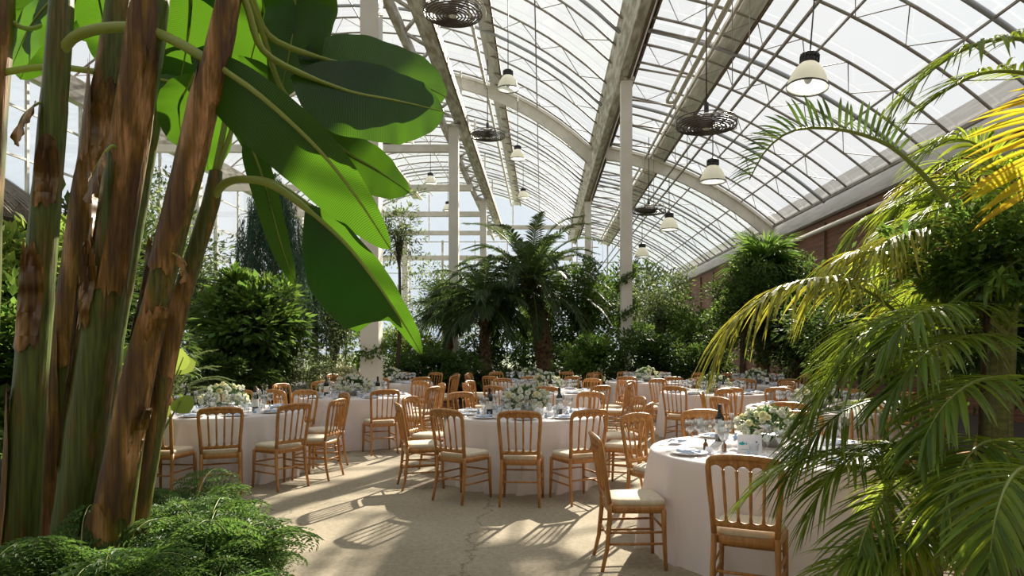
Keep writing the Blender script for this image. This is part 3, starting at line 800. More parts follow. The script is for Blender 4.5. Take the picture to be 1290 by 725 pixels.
BUSY = [(1.17, 5.42, .09), (1.26, 5.50, .09), (1.31, 5.38, .09), (1.40, 5.45, .09), (1.44, 5.33, .09), (1.24, 5.30, .09), (1.80, 5.36, .33), (1.47, 5.66, .09), (1.235, 5.16, .06), (1.36, 5.10, .06), (1.525, 5.02, .13), (1.93, 4.83, .06)]
for key, (cx, cy), tn, spec, lvl in tables:
    if isinstance(spec, (int, float)): angs = [((spec + 36 * i) % 360, 1.15) for i in range(10)]
    else: angs = spec
    used = set(); cs = []
    for a, r in angs:
        if key == 'T1' and a in (246, 187, 134): pass
        j = 0 if key == 'T1' else rj.uniform(-2.5, 2.5)
        aa = radians(a + j); rr = r + (0 if key == 'T1' else .035) + rj.uniform(-.01, .03)
        x = cx + rr * cos(aa); y = cy + rr * sin(aa)
        if any((x - p[0]) ** 2 + (y - p[1]) ** 2 < .50 ** 2 for p in cs) or any((x - p[0]) ** 2 + (y - p[1]) ** 2 < .60 ** 2 for p in ALLC): continue
        if any((x - q[1][0]) ** 2 + (y - q[1][1]) ** 2 < 1.24 ** 2 for q in tables if q[0] != key): continue
        cs.append((x, y))
        place_chair(x, y, (aa + pi + radians(rj.uniform(-5, 5))) if (key, a) != ('T1', 196) else radians(4), 'oak spindle-back chair ' + posname(a, used) + ' of ' + tn, 'banquet chairs round the tables')
    ALLC += cs
    o = cloth(sum(map(ord, key)) * 7, (cx, cy), cs)
    tag(o, 'floor-length white cloth draped over ' + tn, 'tablecloth', 'white round tablecloths')
    D[key] = (cx, cy)
    rnd = random.Random(key)
    ns = 8 if key == 'T1' else 10
    if lvl < 3:
        bouquet(cx, cy, TOP, sum(map(ord, key)), 'white flower centrepiece in bowl on ' + tn, r=.29 if lvl == 2 else .27, nf=75 if lvl == 2 else 50)
    if lvl < 3: BUSY += [(cx + dx, cy + dy, .075) for dx, dy in (((-.41, -.10), (.40, -.07)) if lvl == 2 else ((.06, -.42),))]
    for s in range(ns):
        a0 = angs[0][0]
        a = radians((246 if key == 'T1' else a0) + 360 / ns * s)
        e = V((cos(a), sin(a), 0)); q = V((-sin(a), cos(a), 0)); c = V((cx, cy, TOP + .001))
        def sp(rad, side): return c + e * rad + q * side
        p = sp(.72, 0)
        put('plate', p.x, p.y, p.z, a, 'white dinner plate laid on ' + tn, 'dinner plates on ' + tn)
        n_ = put('napkin', p.x, p.y, p.z + .0145, a + pi / 2 + rnd.uniform(-.3, .3), 'blue napkin with menu slip on ' + tn, 'napkins on ' + tn)
        gx = sp(.50, .12); put('glass', gx.x + rnd.uniform(-.015, .015), gx.y + rnd.uniform(-.015, .015), gx.z, 0, 'clear stemmed wine glass on ' + tn, 'wine glasses on ' + tn)
        gx = sp(.45, .02); put('flute' if lvl > 1 else 'glass', gx.x + rnd.uniform(-.012, .012), gx.y + rnd.uniform(-.012, .012), gx.z, 0, ('tall champagne flute standing on ' if lvl > 1 else 'clear stemmed wine glass on ') + tn, ('champagne flutes on ' if lvl > 1 else 'wine glasses on ') + tn)
        if lvl > 1:
            gx = sp(.54, -.09); put('favour', gx.x, gx.y, gx.z, a, 'small blue favour pouch by a plate on ' + tn, 'favour pouches on ' + tn)
            gx = sp(.40, -.07); put('tumbler', gx.x, gx.y, gx.z, 0, 'clear water tumbler standing on ' + tn, 'water tumblers on ' + tn)
            gx = sp(.50, .005) if key != 'T1' else sp(.56, .02); put('card', gx.x, gx.y, gx.z, a + pi / 2, 'small white tent place card on ' + tn, 'place cards on ' + tn)
        if lvl > 2 or key == 'T2':
            gx = sp(.715, .165); put('knife', gx.x, gx.y, gx.z, a + pi / 2, 'steel knife beside a plate on ' + tn, 'knives on ' + tn)
            gx = sp(.715, -.165); put('fork', gx.x, gx.y, gx.z, a + pi / 2, 'steel fork beside a plate on ' + tn, 'forks on ' + tn)
    if lvl < 3:
        for i, (dx, dy) in enumerate(((-.41, -.10), (.40, -.07)) if lvl == 2 else ((.06, -.42),)):
            w = ('left of' if i == 0 else 'right of') if lvl == 2 else 'before'
            put('bottle', cx + dx, cy + dy, TOP + .001, .4, 'dark wine bottle %s flowers on %s' % (w, tn), 'dark wine bottles', False)
cx, cy = D['T1']; Z1 = TOP + .001
bouquet(1.80, 5.36, TOP, 99, 'white flower centrepiece with green leaves behind the table card', r=.26, nf=85)
put('bottle', 1.47, 5.66, Z1, 1.2, 'dark wine bottle behind the glasses on the big table beside the palm', 'dark wine bottles', False)
put('mini', 1.235, 5.16, Z1, 0, 'small amber favour bottle left of the glasses on the big table', 'favour bottles', False)
put('mini', 1.36, 5.10, Z1, 0, 'small dark favour bottle in front of the glasses on the big table', 'favour bottles', False)
for i, (x, y) in enumerate(((1.17, 5.42), (1.26, 5.50), (1.31, 5.38), (1.40, 5.45), (1.44, 5.33), (1.24, 5.30))):
    put('glass', x, y, Z1, 0, 'clear stemmed wine glass on the big table beside the palm', 'wine glasses on the big table beside the palm', False)
tc = thing('table_card', (1.525, 5.02, Z1), 'white table card with a turquoise fish motif and a navy spot', 'card')
tc.rotation_euler = (0, 0, radians(-12))
MB().grid([[V((-.085, -.03, 0)), V((.085, -.03, 0))], [V((-.085, 0, .135)), V((.085, 0, .135))], [V((-.085, .035, 0)), V((.085, .035, 0))]]).build('folded_card', M['card'], tc, smooth=False)
def oncard(u, v): return V((u, -.03 + .03 * v / .135 - .0012, v))
MB().poly([oncard(-.055 + .001 * 0 + .022 * cos(k * pi / 8), .070 + .010 * sin(k * pi / 8)) for k in range(16)]).poly([oncard(-.034, .070), oncard(-.018, .080), oncard(-.021, .070), oncard(-.018, .060)]).poly([oncard(-.06, .078), oncard(-.046, .088), oncard(-.044, .077)]).build('fish_motif', M['turq'], tc, smooth=False)
MB().poly([oncard(.048 + .009 * cos(k * pi / 6), .082 + .008 * sin(k * pi / 6)) for k in range(12)]).build('spot', M['navyprint'], tc, smooth=False)
MB().poly([oncard(-.06, .028), oncard(-.01, .028), oncard(-.01, .031), oncard(-.06, .031)]).build('line', M['turq'], tc, smooth=False)
put('favour', 1.93, 4.83, Z1, 0, 'small blue favour pouch by a plate on the big table beside the palm', 'favour pouches on the big table beside the palm')
# ------------------------------------------------------------------ plants
def rnd_dir(r, zlo=-1):
    z = r.uniform(zlo, 1); a = r.uniform(0, 2 * pi); s = sqrt(1 - z * z); return V((s * cos(a), s * sin(a), z))
def leaf_cloud(r, clumps, per, L, w, spread, droop=0.0, out=None):
    "leaves gathered in clumps round the given points"
    b = MB()
    for c, n0, rr in clumps:
        for i in range(per):
            d = rnd_dir(r, -.6)
            p = c + d * rr * (.35 + .65 * r.random()) * spread
            ld = (d * .7 + (n0 * .5 if n0 is not None else V((0, 0, 0))) + V((r.uniform(-.5, .5), r.uniform(-.5, .5), r.uniform(-.4, .4) - droop)))
            nn = V((r.uniform(-.6, .6), r.uniform(-.6, .6), 1))
            k = r.uniform(.65, 1.25)
            b.leaf(p, ld, nn, L * k, w * k, r.uniform(-.05, .2))
    return b
def tree(name, px, py, Y, rx, rz, label, cat, m='f_dark', L=.16, w=.07, n=70, per=60, seed=0, base=None, trunk=.07, ry=None, group=None, droop=.15, bm='bark', z0=.1):
    "broadleaf tree or shrub; its crown is centred on the pixel at distance Y"
    r = random.Random(seed * 13 + int(px)); c = at(px, py, Y); ry = ry or rx
    bx = c.x if base is None else at(base, CY, Y).x
    t = thing(name, (bx, Y, 0), label, cat, group); o = V((bx, Y, 0))
    cl = []
    for i in range(n):
        d = rnd_dir(r, -.85); k = r.uniform(.55, 1.0) if i % 4 else r.uniform(.1, .6)
        k *= 1 + .30 * sin(d.x * 5 + seed * 2.3) * cos(d.z * 4.3 + seed)
        p = V((d.x * rx * k, d.y * ry * k, d.z * rz * k)) + c - o
        p.z = max(p.z, .18)
        cl.append((p, d, min(rx, rz) * .30))
    leaf_cloud(r, cl, per, L, w, 1.0, droop).build('foliage', M[m], t, smooth=False)
    b = MB(); cc = c - o; top = V((cc.x, 0, max(.3, cc.z - rz * .25)))
    mid = V((cc.x * .5 + r.uniform(-.1, .1), r.uniform(-.1, .1), top.z * .5))
    b.tube(spline([(0, 0, z0 - .1), mid, top], 8), [trunk * (1.3 - .7 * i / 7) for i in range(8)], 8)
    for i in range(0, n, 4):
        b.tube(spline([top * .75 + mid * .25, (top + cl[i][0]) * .5 + UP * .1 * rz, cl[i][0]], 5), [trunk * .42, trunk * .35, trunk * .26, trunk * .16, trunk * .08], 5, cap=False)
    b.build('trunk', M[bm], t)
    return t

# --- palms -----------------------------------------------------------
def frond_mb(path, n, L, w, hang=.5, a0=62, a1=28, lift=.25, seed=0, t0=.18, fold=.35, seg=5, taper=.55, sides=(-1, 1), nrm=None, stiff=0):
    "leaflets along a frond stalk"
    r = random.Random(seed); b = MB(); N_ = 40; S = spline(path, N_)
    for i in range(n):
        u = t0 + (1 - t0) * (i + .5) / n; k = u * (N_ - 1); j = min(int(k), N_ - 2); p = S[j].lerp(S[j + 1], k - j)
        T = (S[j + 1] - S[j]).normalized()
        nv = nrm if nrm is not None else UP
        Nn = nv - T * nv.dot(T)
        if Nn.length < .15: Nn = V((0, -1, 0)) - T * -T.y
        Nn.normalize(); Sd = T.cross(Nn)
        s = (u - t0) / (1 - t0)
        ll = L * (.55 + .45 * min(1, s / .25)) * (1 - taper * max(0, (s - .45) / .55) ** 1.4)
        an = radians(a0 + (a1 - a0) * s)
        for sd in sides:
            l2 = ll * r.uniform(.82, 1.12); aa = an + r.uniform(-.14, .14)
            d = (T * cos(aa) + Sd * sd * sin(aa) + Nn * (lift + r.uniform(-.1, .1))).normalized()
            wd = d.cross(Nn)
            if wd.length < .05: wd = d.orthogonal()
            wd.normalize(); nn = wd.cross(d)
            hh = hang * r.uniform(.8, 1.25)
            rows = []
            for q in range(seg + 1):
                v = q / seg; c = p + d * l2 * v + V((0, 0, -1)) * hh * l2 * v * v
                ww = w * .5 * (sin(pi * min(1, .12 + .88 * v)) ** .7 if v < 1 else 0) + .0004
                rows.append([c - wd * ww + nn * ww * fold, c, c + wd * ww + nn * ww * fold])
            b.grid(rows)
    return b
def rachis_mb(path, r0, r1, n=18):
    S = spline(path, n); return MB().tube(S, [r0 + (r1 - r0) * i / (n - 1) for i in range(n)], 7)

def feather_palm(name, x, y, z0, label, fronds, length, L, w, m, seed, trunk_r, trunk_h, lean=(0, 0), n=44, hang=.45, elev=(1.25, -.25), rs=.022, group=None, bark='palmbark', sag=.9):
    r = random.Random(seed); t = thing(name, (x, y, 0), label, 'palm tree', group)
    top = V((lean[0], lean[1], trunk_h))
    pts = spline([(0, 0, z0), (lean[0] * .3, lean[1] * .3, trunk_h * .5), top], 60)
    rad = [trunk_r * (1.12 - .2 * i / 59) * (1 + .10 * ((i % 3) / 2 - .5)) * (1.35 if i > 54 else 1) for i in range(60)]
    b = MB().tube(pts, rad, 14)
    for i in range(int(trunk_h * 26)):         # old leaf bases
        k = r.uniform(.05, 1); p = pts[int(k * 59)]; a = r.uniform(0, 2 * pi); d = V((cos(a), sin(a), 0))
        q = p + d * trunk_r * .9
        b.tube([q, q + d * trunk_r * .22 + UP * .06, q + d * trunk_r * .34 + UP * .13], [.05, .04, .018], 5)
    b.build('trunk', M[bark], t)
    for i in range(fronds):
        s = (i + .5) / fronds; a = i * 2.39996 + r.uniform(-.2, .2); e = elev[0] + (elev[1] - elev[0]) * s ** .8
        ln = length * r.uniform(.85, 1.08); d = V((cos(a), sin(a), 0))
        path = [top]; p = top.copy(); ee = e
        for q in range(5):
            p = p + (d * cos(ee) + UP * sin(ee)) * ln / 5; path.append(p.copy()); ee -= sag * (.10 + .085 * q) * (1.15 if e > .3 else .8)
        f = frond_mb(path, n, L, w, hang, seed=seed * 100 + i, t0=.14, seg=3).build('frond', M[m], t, smooth=False)
        rachis_mb(path, rs, rs * .25, 12).build('stalk', M['rachis'], f)
    return t
def fan_palm(name, x, y, label, trunk_h, trunk_r, n, R_, m, seed, group=None, elev=(1.3, -.5), pet=.9):
    r = random.Random(seed); t = thing(name, (x, y, 0), label, 'palm tree', group)
    pts = [V((r.uniform(-.03, .03), 0, trunk_h * i / 20 + .05)) for i in range(21)]
    MB().tube(pts, [trunk_r * (1.1 - .15 * i / 20 + .08 * (i % 2)) for i in range(21)], 12).build('trunk', M['palmbark'], t)
    top = pts[-1]
    for i in range(n):
        s = (i + .5) / n; a = i * 2.4; e = elev[0] + (elev[1] - elev[0]) * s; d = V((cos(a) * cos(e), sin(a) * cos(e), sin(e)))
        L_ = pet * r.uniform(.8, 1.15); hub = top + d * L_; b = MB()
        ax = (d + V((0, 0, -.35))).normalized(); sd = ax.cross(UP); sd.normalize(); nn = sd.cross(ax)
        for k in range(26):
            f = radians(-125 + 250 * k / 25); dd = (ax * cos(f) + sd * sin(f)).normalized(); ww = dd.cross(nn).normalized()
            rr = R_ * (1 - .25 * abs(f) / 2.2) * r.uniform(.92, 1.05); rows = []
            for v, wd in ((0, .008), (.35, .030), (.65, .026), (1, .002)):
                c = hub + dd * rr * v + V((0, 0, -1)) * .28 * rr * v * v * v + nn * .02
                rows.append([c - ww * wd + nn * wd * .4, c, c + ww * wd + nn * wd * .4])
            b.grid(rows)
        f = b.build('fan_leaf', M[m], t, smooth=False)
        MB().tube([top, top.lerp(hub, .5) + UP * .04, hub], [.02, .015, .010], 6).build('stalk', M['rachis'], f)
    return t

# centre date palm and its neighbours
p0 = at(690, 455, 22.0)
feather_palm('date_palm', p0.x, 22.0, .0, 'tallest feathery date palm with thick brown trunk behind the centre tables', 58, 3.0, .46, .040, 'f_palm', 5, .27, 3.55, lean=(-.55, 0), n=58, hang=.3, elev=(1.42, -.42), rs=.028, sag=1.1)
p1 = at(613, 455, 20.5)
feather_palm('slender_palm', p1.x, 20.5, .0, 'shorter slim-trunked palm just left of the tall date palm', 34, 1.9, .42, .046, 'f_palm', 8, .13, 2.95, lean=(-.1, 0), n=38, hang=.6, elev=(1.3, -.55), rs=.018)
fan_palm('fan_palm', at(962, 400, 17.5).x, 17.5, 'dark fan palm standing against the timber wall', 3.40, .16, 28, 1.0, 'f_mid', 3, elev=(1.45, -.7), pet=.55)
fan_palm('fan_palm', at(565, 400, 23).x, 23.0, 'fan palm with drooping leaves left of the two feathery palms', 2.7, .14, 24, .9, 'f_palm', 6, pet=.7)
feather_palm('cycad', at(250, 470, 10.4).x - .45, 10.4, .1, 'low cycad with arching narrow fronds behind the banana stems', 24, 1.1, .17, .014, 'f_grey', 12, .12, .75, n=46, hang=.3, elev=(1.2, 0.0), rs=.010)
feather_palm('cycad', at(500, 460, 17.9).x, 17.9, .1, 'dark cycad tuft at the foot of the far left post', 26, 1.3, .2, .016, 'f_dark', 17, .14, .5, n=40, hang=.35, elev=(1.3, 0.1), rs=.010)
feather_palm('cycad', at(585, 450, 18.6).x, 18.6, .1, 'dark spiky cycad below the slim palm', 30, 1.2, .22, .018, 'f_dark', 18, .15, .45, n=40, hang=.4, elev=(1.2, 0.0), rs=.010)

# backdrop of trees and shrubs
T = [  # name, px, py, Y, rx, rz, material, leaf L, w, clumps, label
    ('broadleaf_tree', 738, 395, 23.5, 1.5, 1.7, 'f_mid', .16, .07, 110, 'leafy green tree between the date palm and the slim column'),
    ('broadleaf_tree', 832, 400, 21.0, 1.25, 1.6, 'f_grey', .12, .055, 130, 'round grey-green tree right of the slim garlanded column'),
    ('broadleaf_tree', 885, 432, 19.5, 1.1, 1.25, 'f_mid', .15, .06, 80, 'dark shrub below the end of the timber wall'),
    ('broadleaf_tree', 935, 400, 16.6, .95, 1.35, 'f_dark', .11, .05, 100, 'dark bush under the fan palm by the wall'),
    ('broadleaf_tree', 1010, 405, 16.6, 1.1, 1.45, 'f_dark', .13, .06, 100, 'dark tree behind the golden palm frond'),
    ('broadleaf_tree', 1085, 420, 11.0, 1.1, 1.0, 'f_dark', .12, .05, 120, 'dense dark tree in front of the wall behind the yellowing fronds'),
    ('broadleaf_tree', 320, 412, 13.2, .95, .95, 'f_mid', .20, .10, 90, 'dark glossy tree behind the left table below the weeping conifer'),
    ('broadleaf_tree', 245, 395, 15.5, 1.0, 1.25, 'f_grey', .14, .06, 80, 'pale grey-green bush left of the glossy tree'),
    ('low_shrub', 365, 468, 13.6, 1.0, .42, 'f_grey', .07, .035, 80, 'low mounded shrub behind the left tables'),
    ('low_shrub', 290, 470, 12.4, .9, .5, 'f_dark', .12, .06, 60, 'low dark shrub behind the table at the banana stems'),
    ('broadleaf_tree', 425, 415, 17.8, 1.0, 1.4, 'f_grey', .13, .05, 60, 'loose silvery shrub left of the thick column'),
    ('low_shrub', 425, 471, 17.5, .9, .42, 'f_flower', .06, .04, 60, 'low pale-flowered shrub at the foot of the thick column'),
    ('broadleaf_tree', 505, 445, 19.5, .8, .95, 'f_light', .10, .05, 70, 'light green bush right of the thick column'),
    ('low_shrub', 545, 465, 18.0, 1.2, .65, 'f_dark', .16, .05, 70, 'dark low undergrowth bush left of the palms'),
    ('low_shrub', 640, 482, 18.7, 1.3, .36, 'f_dark', .16, .05, 70, 'dark low bush at the foot of the date palm'),
    ('low_shrub', 690, 448, 24.5, 1.6, .95, 'f_mid', .16, .06, 80, 'green bush closing the gap behind the two palm trunks'),
    ('low_shrub', 556, 450, 26.2, 1.4, .9, 'f_grey', .14, .06, 70, 'grey-green bush behind the slender palm trunk'),
    ('low_shrub', 612, 456, 25.6, 1.0, .8, 'f_dark', .14, .06, 60, 'dark bush glimpsed between the two palm trunks'),
    ('low_shrub', 740, 462, 18.4, 1.0, .8, 'f_mid', .16, .06, 70, 'mid green low bush behind the far centre table'),
    ('low_shrub', 812, 455, 17.5, .9, .75, 'f_dark', .14, .06, 70, 'dark low bush right of the slim column foot'),
    ('low_shrub', 880, 462, 17.4, .9, .7, 'f_dark', .12, .05, 60, 'dark low bush beneath the wall end shrub'),
    ('broadleaf_tree', 560, 390, 27.0, 1.8, 1.9, 'f_grey', .16, .07, 80, 'pale tree beyond the palms before the far glass wall'),
    ('broadleaf_tree', 660, 395, 27.5, 2.6, 2.1, 'f_dark', .20, .08, 120, 'dark tree mass straight behind the date palm'),
    ('broadleaf_tree', 790, 395, 27.0, 2.2, 2.0, 'f_dark', .20, .08, 100, 'dark tree far behind the slim column'),
    ('broadleaf_tree', 205, 330, 17.0, 1.7, 1.9, 'f_grey', .15, .06, 90, 'pale tree seen between the banana stems'),
    ('broadleaf_tree', 10, 385, 6.9, .8, .75, 'f_light', .16, .07, 80, 'light green bush at the left edge below the thatch'),
    ('broadleaf_tree', 110, 400, 9.5, 1.2, 1.5, 'f_dark', .16, .07, 110, 'dark bush filling the gaps behind the banana stems'),
    ('low_shrub', 15, 470, 6.3, .9, .8, 'f_mid', .14, .07, 80, 'green bush low behind the leftmost banana stem'),
    ('broadleaf_tree', 1275, 405, 7.1, .95, 1.1, 'f_dark', .12, .05, 120, 'dark tree deep behind the feathery palm'),
    ('low_shrub', 1020, 455, 16.8, 1.0, 1.0, 'f_dark', .12, .05, 70, 'dark low bush behind the right-hand tables'),
    ('slender_shrub', 1245, 335, 3.05, .34, .27, 'f_mid', .050, .026, 80, 'small-leaved glossy shrub tangled in the right-hand palms'),
]
for i, (nm, px, py, Y, rx, rz, m, L, w, n, lab) in enumerate(T):
    tree(nm, px, py, Y, rx, rz, lab, 'tree' if nm.endswith('tree') else 'shrub', m, L, w, n, 60 if Y > 10 else 70, seed=i, trunk=.08 if nm.endswith('tree') else .03, ry=rx * .9, z0=.08) if nm != 'slender_shrub' else tree(nm, px, py, Y, rx, rz, lab, 'shrub', m, L, w, n, 45, seed=i, trunk=.016, z0=.08)
# slender light tree by the thick column
tree('slender_tree', 503, 300, 17.4, .62, 1.25, 'slender airy tree rising beside the thick column', 'tree', 'f_grey', .12, .045, 60, 26, seed=50, base=497, trunk=.05)
# weeping conifer
def weeping(px, Y, ztop, label, seed=4):
    r = random.Random(seed); x = at(px, CY, Y).x; t = thing('weeping_conifer', (x, Y, 0), label, 'tree'); b = MB()
    for i in range(520):
        h = r.uniform(.25, 1) ** .8; z = 1.8 + (ztop - 1.8) * h; rr = (1 - h) ** .7 * 1.25 + .22; a = r.uniform(0, 2 * pi); rr *= r.uniform(.5, 1)
        p = V((rr * cos(a), rr * sin(a), z)); L = r.uniform(.7, 1.5)
        if i % 3 == 0: b.tube([V((0, 0, z - .2)), p * .5 + V((0, 0, z * .5 + .1)), p], [.02, .012, .006], 4, cap=False)
        k = 12
        for j in range(k * 4):
            s = j / (k * 4); q = p + V((.05 * cos(a) * s, .05 * sin(a) * s, -L * s)) + V((r.uniform(-.02, .02), r.uniform(-.02, .02), 0))
            b.leaf(q, V((r.uniform(-.5, .5), r.uniform(-.5, .5), -1)), V((r.uniform(-1, 1), r.uniform(-1, 1), .2)), .11, .016, 0)
    b.build('foliage', M['f_blue'], t, smooth=False)
    MB().tube([(0, 0, 0), (.05, 0, ztop * .5), (0, 0, ztop)], [.12, .08, .02], 8).build('trunk', M['bark'], t)
weeping(343, 16.0, 5.55, 'weeping blue-green conifer with hanging strands behind the left tables')
weeping(395, 18.2, 4.3, 'smaller weeping conifer right of the taller weeping one', 9)

# ivy garlands wound round the columns
def garland(x, y, w, z0, z1, turns, label, dens, seed, a0=0):
    r = random.Random(seed); t = thing('ivy_garland', (x, y, z0), label, 'garland', 'ivy garlands on the columns'); n = int(26 * turns)
    pts = []
    for i in range(n + 1):
        a = a0 + 2 * pi * turns * i / n; k = (w * .5 + .035) / max(abs(cos(a)), abs(sin(a))); k = min(k, w * .5 * 1.42 + .02)
        pts.append(V((k * cos(a), k * sin(a), (z1 - z0) * i / n)))
    MB().tube(pts, .012, 5).build('vine', M['ivystem'], t)
    b = MB()
    for p in pts:
        for j in range(dens):
            q = p + V((r.gauss(0, .055), r.gauss(0, .055), r.gauss(0, .06))); d = V((q.x, q.y, r.uniform(-.9, .3)))
            if max(abs(q.x), abs(q.y)) < w * .5 + .012: continue
            ld = (d.normalized() + V((r.uniform(-.5, .5), r.uniform(-.5, .5), 0))).normalized(); tip = q + ld * .1
            if max(abs(tip.x), abs(tip.y)) < w * .5 + .02: continue
            b.leaf(q, ld, V((r.uniform(-1, 1), r.uniform(-1, 1), .6)), r.uniform(.06, .10), r.uniform(.04, .07), .1)
    b.build('foliage', M['f_mid'], t, smooth=False)
garland(2.36, 19.2, .31, .95, 3.9, 3.0, 'ivy garland spiralling up the slim column', 22, 1, 1.0)
garland(-3.10, 12.4, .33, 1.25, 1.95, 1.2, 'short ivy garland round the lower part of the thick column', 16, 2, 2.6)

# ------------------------------------------------------------------ thatched hut at the far left
hut = thing('thatched_hut', (-8.4, 8.6, 0), 'thatched hut roof at the left edge behind the banana stems', 'hut')
M['thatch'] = mat('thatch', (.30, .27, .22), .95, col2=(.13, .11, .085), vscale=14, stretch=(8, 8, 1), bump=.8, bscale=30)
def hp(x, y, z): return V((x, y, z))
b = MB().grid([[hp(sx * 1.95, -1.9, 3.3), hp(sx * 1.95, 1.9, 3.3), hp(sx * .1, .6, 4.5), hp(sx * .1, -.6, 4.5)][k:k + 1] + [] for k in (0,) for sx in (1,)] if False else [[hp(1.95 * cos(a), 1.95 * sin(a), 3.12) for a in [k * pi / 12 for k in range(24)]], [hp(2.02 * cos(a), 2.02 * sin(a), 3.3) for a in [k * pi / 12 for k in range(24)]], [hp(1.0 * cos(a), 1.0 * sin(a), 4.05) for a in [k * pi / 12 for k in range(24)]], [hp(.06 * cos(a), .06 * sin(a), 4.7) for a in [k * pi / 12 for k in range(24)]]], True)
b.build('thatch_roof', M['thatch'], hut)
rr = random.Random(5); b = MB()
for i in range(700):
    a = rr.uniform(0, 2 * pi); k = rr.uniform(1.2, 2.0); z = 3.3 + (2.02 - k) * .73
    p = V((k * cos(a), k * sin(a), z + .02)); b.leaf(p, V((cos(a), sin(a), -.85)), V((cos(a), sin(a), 1)), rr.uniform(.25, .5), .03, 0)
b.build('thatch_fringe', M['thatch'], hut, smooth=False)
for k in range(6):
    a = k * pi / 3 + .3; MB().tube([(1.6 * cos(a), 1.6 * sin(a), .05), (1.6 * cos(a), 1.6 * sin(a), 3.3)], .07, 8).build('post', M['bark'], hut)

# ------------------------------------------------------------------ banana clump
def stem(label, pix, ws, m, seed, sheaths):
    "pix: (px, py, Y) up the stem; ws: width in pixels"
    P = [at(*q) for q in pix]
    base = P[0]; low = V((base.x + (base.x - P[1].x) * .25, base.y, 0.02))
    P = [low] + P; Wd = [ws[0] * 1.15] + list(ws)
    Yb = [pix[0][2]] + [q[2] for q in pix]
    t = thing('banana_plant', (low.x, low.y, 0), label, 'banana plant'); o = V((low.x, low.y, 0)); r = random.Random(seed)
    n = 70; S = [p - o for p in spline(P, n)]
    rad = [lerp_list([w * y / F / 2 for w, y in zip(Wd, Yb)], i / (n - 1)) for i in range(n)]
    rows = []; kx = 20
    for i, p in enumerate(S):
        row = []
        for k in range(kx):
            a = 2 * pi * k / kx
            d = rad[i] * (1 + .035 * sin(3 * a + i * .07 + seed) + .03 * sin(7 * a + i * .05) + .05 * ((i * .11 + .6 * sin(a + seed)) % 1.0 - .5))
            row.append(p + V((d * cos(a), d * sin(a), 0)))
        rows.append(row)
    MB().grid(rows, True).build('pseudostem', M[m], t)
    def sheath(u0, u1, a0, wid, flare, rag):
        rows = []; q = 14
        for i in range(q + 1):
            s = i / q; u = u0 + (u1 - u0) * s; j = min(int(u * (n - 1)), n - 1); p = S[j]; row = []
            for k in range(11):
                e = -1 + 2 * k / 10; a = a0 + e * wid * .5 * (1 - .55 * s ** 2) + .1 * sin(s * 7 + k)
                rr = rad[j] * (1.06 + flare * max(0, s - .45) ** 1.6 + .05 * r.random() + .10 * abs(e) * s) + .004
                zz = rag * r.uniform(-1, 1) if i in (0, q) else 0
                row.append(p + V((rr * cos(a), rr * sin(a), zz)))
            rows.append(row)
        MB().grid(rows).build('dry_sheath', M['sheath'], t)
    for s in sheaths: sheath(*s)
    return t, o, S
def banana_leaf(parent, o, petiole, mid, W, side, label=None, wl=1.0, wr=1.0, droop=(.15, .15), seed=0, n=46, thick=.02, lcut=None, mname='banana'):
    "blade along mid (pixel, pixel, Y), attached by petiole; side: where the right half points in space"
    r = random.Random(seed); A = [at(*q) - o for q in petiole]; B = [at(*q) - o for q in mid]
    S = spline(B, n); sv = V(side).normalized(); b = MB(); b.uv = []; rows = []; m = 7
    for i in range(n):
        u = i / (n - 1); T = (S[min(i + 1, n - 1)] - S[max(i - 1, 0)]).normalized()
        s2 = (sv - T * sv.dot(T)).normalized(); nn = T.cross(s2)
        wf = (1 - math.exp(-u * 11)) * max(0.0, 1 - u ** 3.2) ** .72
        row = []
        for k in range(-m, m + 1):
            e = k / m; h = abs(e); wd = W * wf * (wr if e > 0 else wl * (1 if lcut is None else 1 - lcut[1] * min(1, max(0, (u - lcut[0]) / .18)))); dr = droop[1] if e > 0 else droop[0]
            wob = .005 * sin(i * .9 + (2 if e > 0 else 0) + seed) * h * h * wf + .010 * sin(i * .37 + seed * 2) * h
            lag = .10 * wd * h
            p = S[i] + s2 * e * wd * (1 - .25 * abs(dr) * h) + T * lag - V((0, 0, 1)) * dr * wd * h * h + nn * wob
            row.append(p); b.uv.append((e * .5 + .5, u * 3.2 + h * .04))
        rows.append(row)
    b.grid(rows)
    lf = b.build('leaf', M[mname], parent)
    if label: lf['label'] = label
    path = A + B[1:] if A else B
    q = 30; S2 = spline(path, q); ka = len(A) / max(1, len(path)) if A else 0
    MB().tube(S2, [(thick * (1.15 - .4 * i / q) if i / q < ka else thick * max(.12, .62 * (1 - (i / q - ka) / (1 - ka) * .9))) for i in range(q)], 8).build('midrib', M['midrib'], lf)
    return lf
# leftmost stem and the great arching leaf
s1, o1, S1 = stem('leftmost green banana stem carrying the great arching leaf', [(24, 700, 4.3), (38, 500, 4.3), (52, 330, 4.3), (64, 180, 4.3), (76, 20, 4.3), (84, -120, 4.3)], [44, 38, 34, 31, 27, 22], 'stem_green', 1,
    [(.14, .36, 3.9, 1.4, .4, .04), (.40, .53, 4.7, 1.9, .4, .04), (.58, .68, 5.2, 1.6, .8, .04), (.04, .20, 5.6, 1.3, .6, .04)])
banana_leaf(s1, o1, [(74, 70, 4.3), (98, 44, 4.25), (150, 34, 4.15), (205, 44, 4.05)], [(240, 60, 4.0), (300, 100, 3.9), (362, 150, 3.85), (412, 200, 3.85), (452, 252, 3.9), (492, 314, 4.0)], .25, (.55, -.15, .60), wl=1.0, wr=.70, droop=(.25, .35), seed=1, thick=.030)
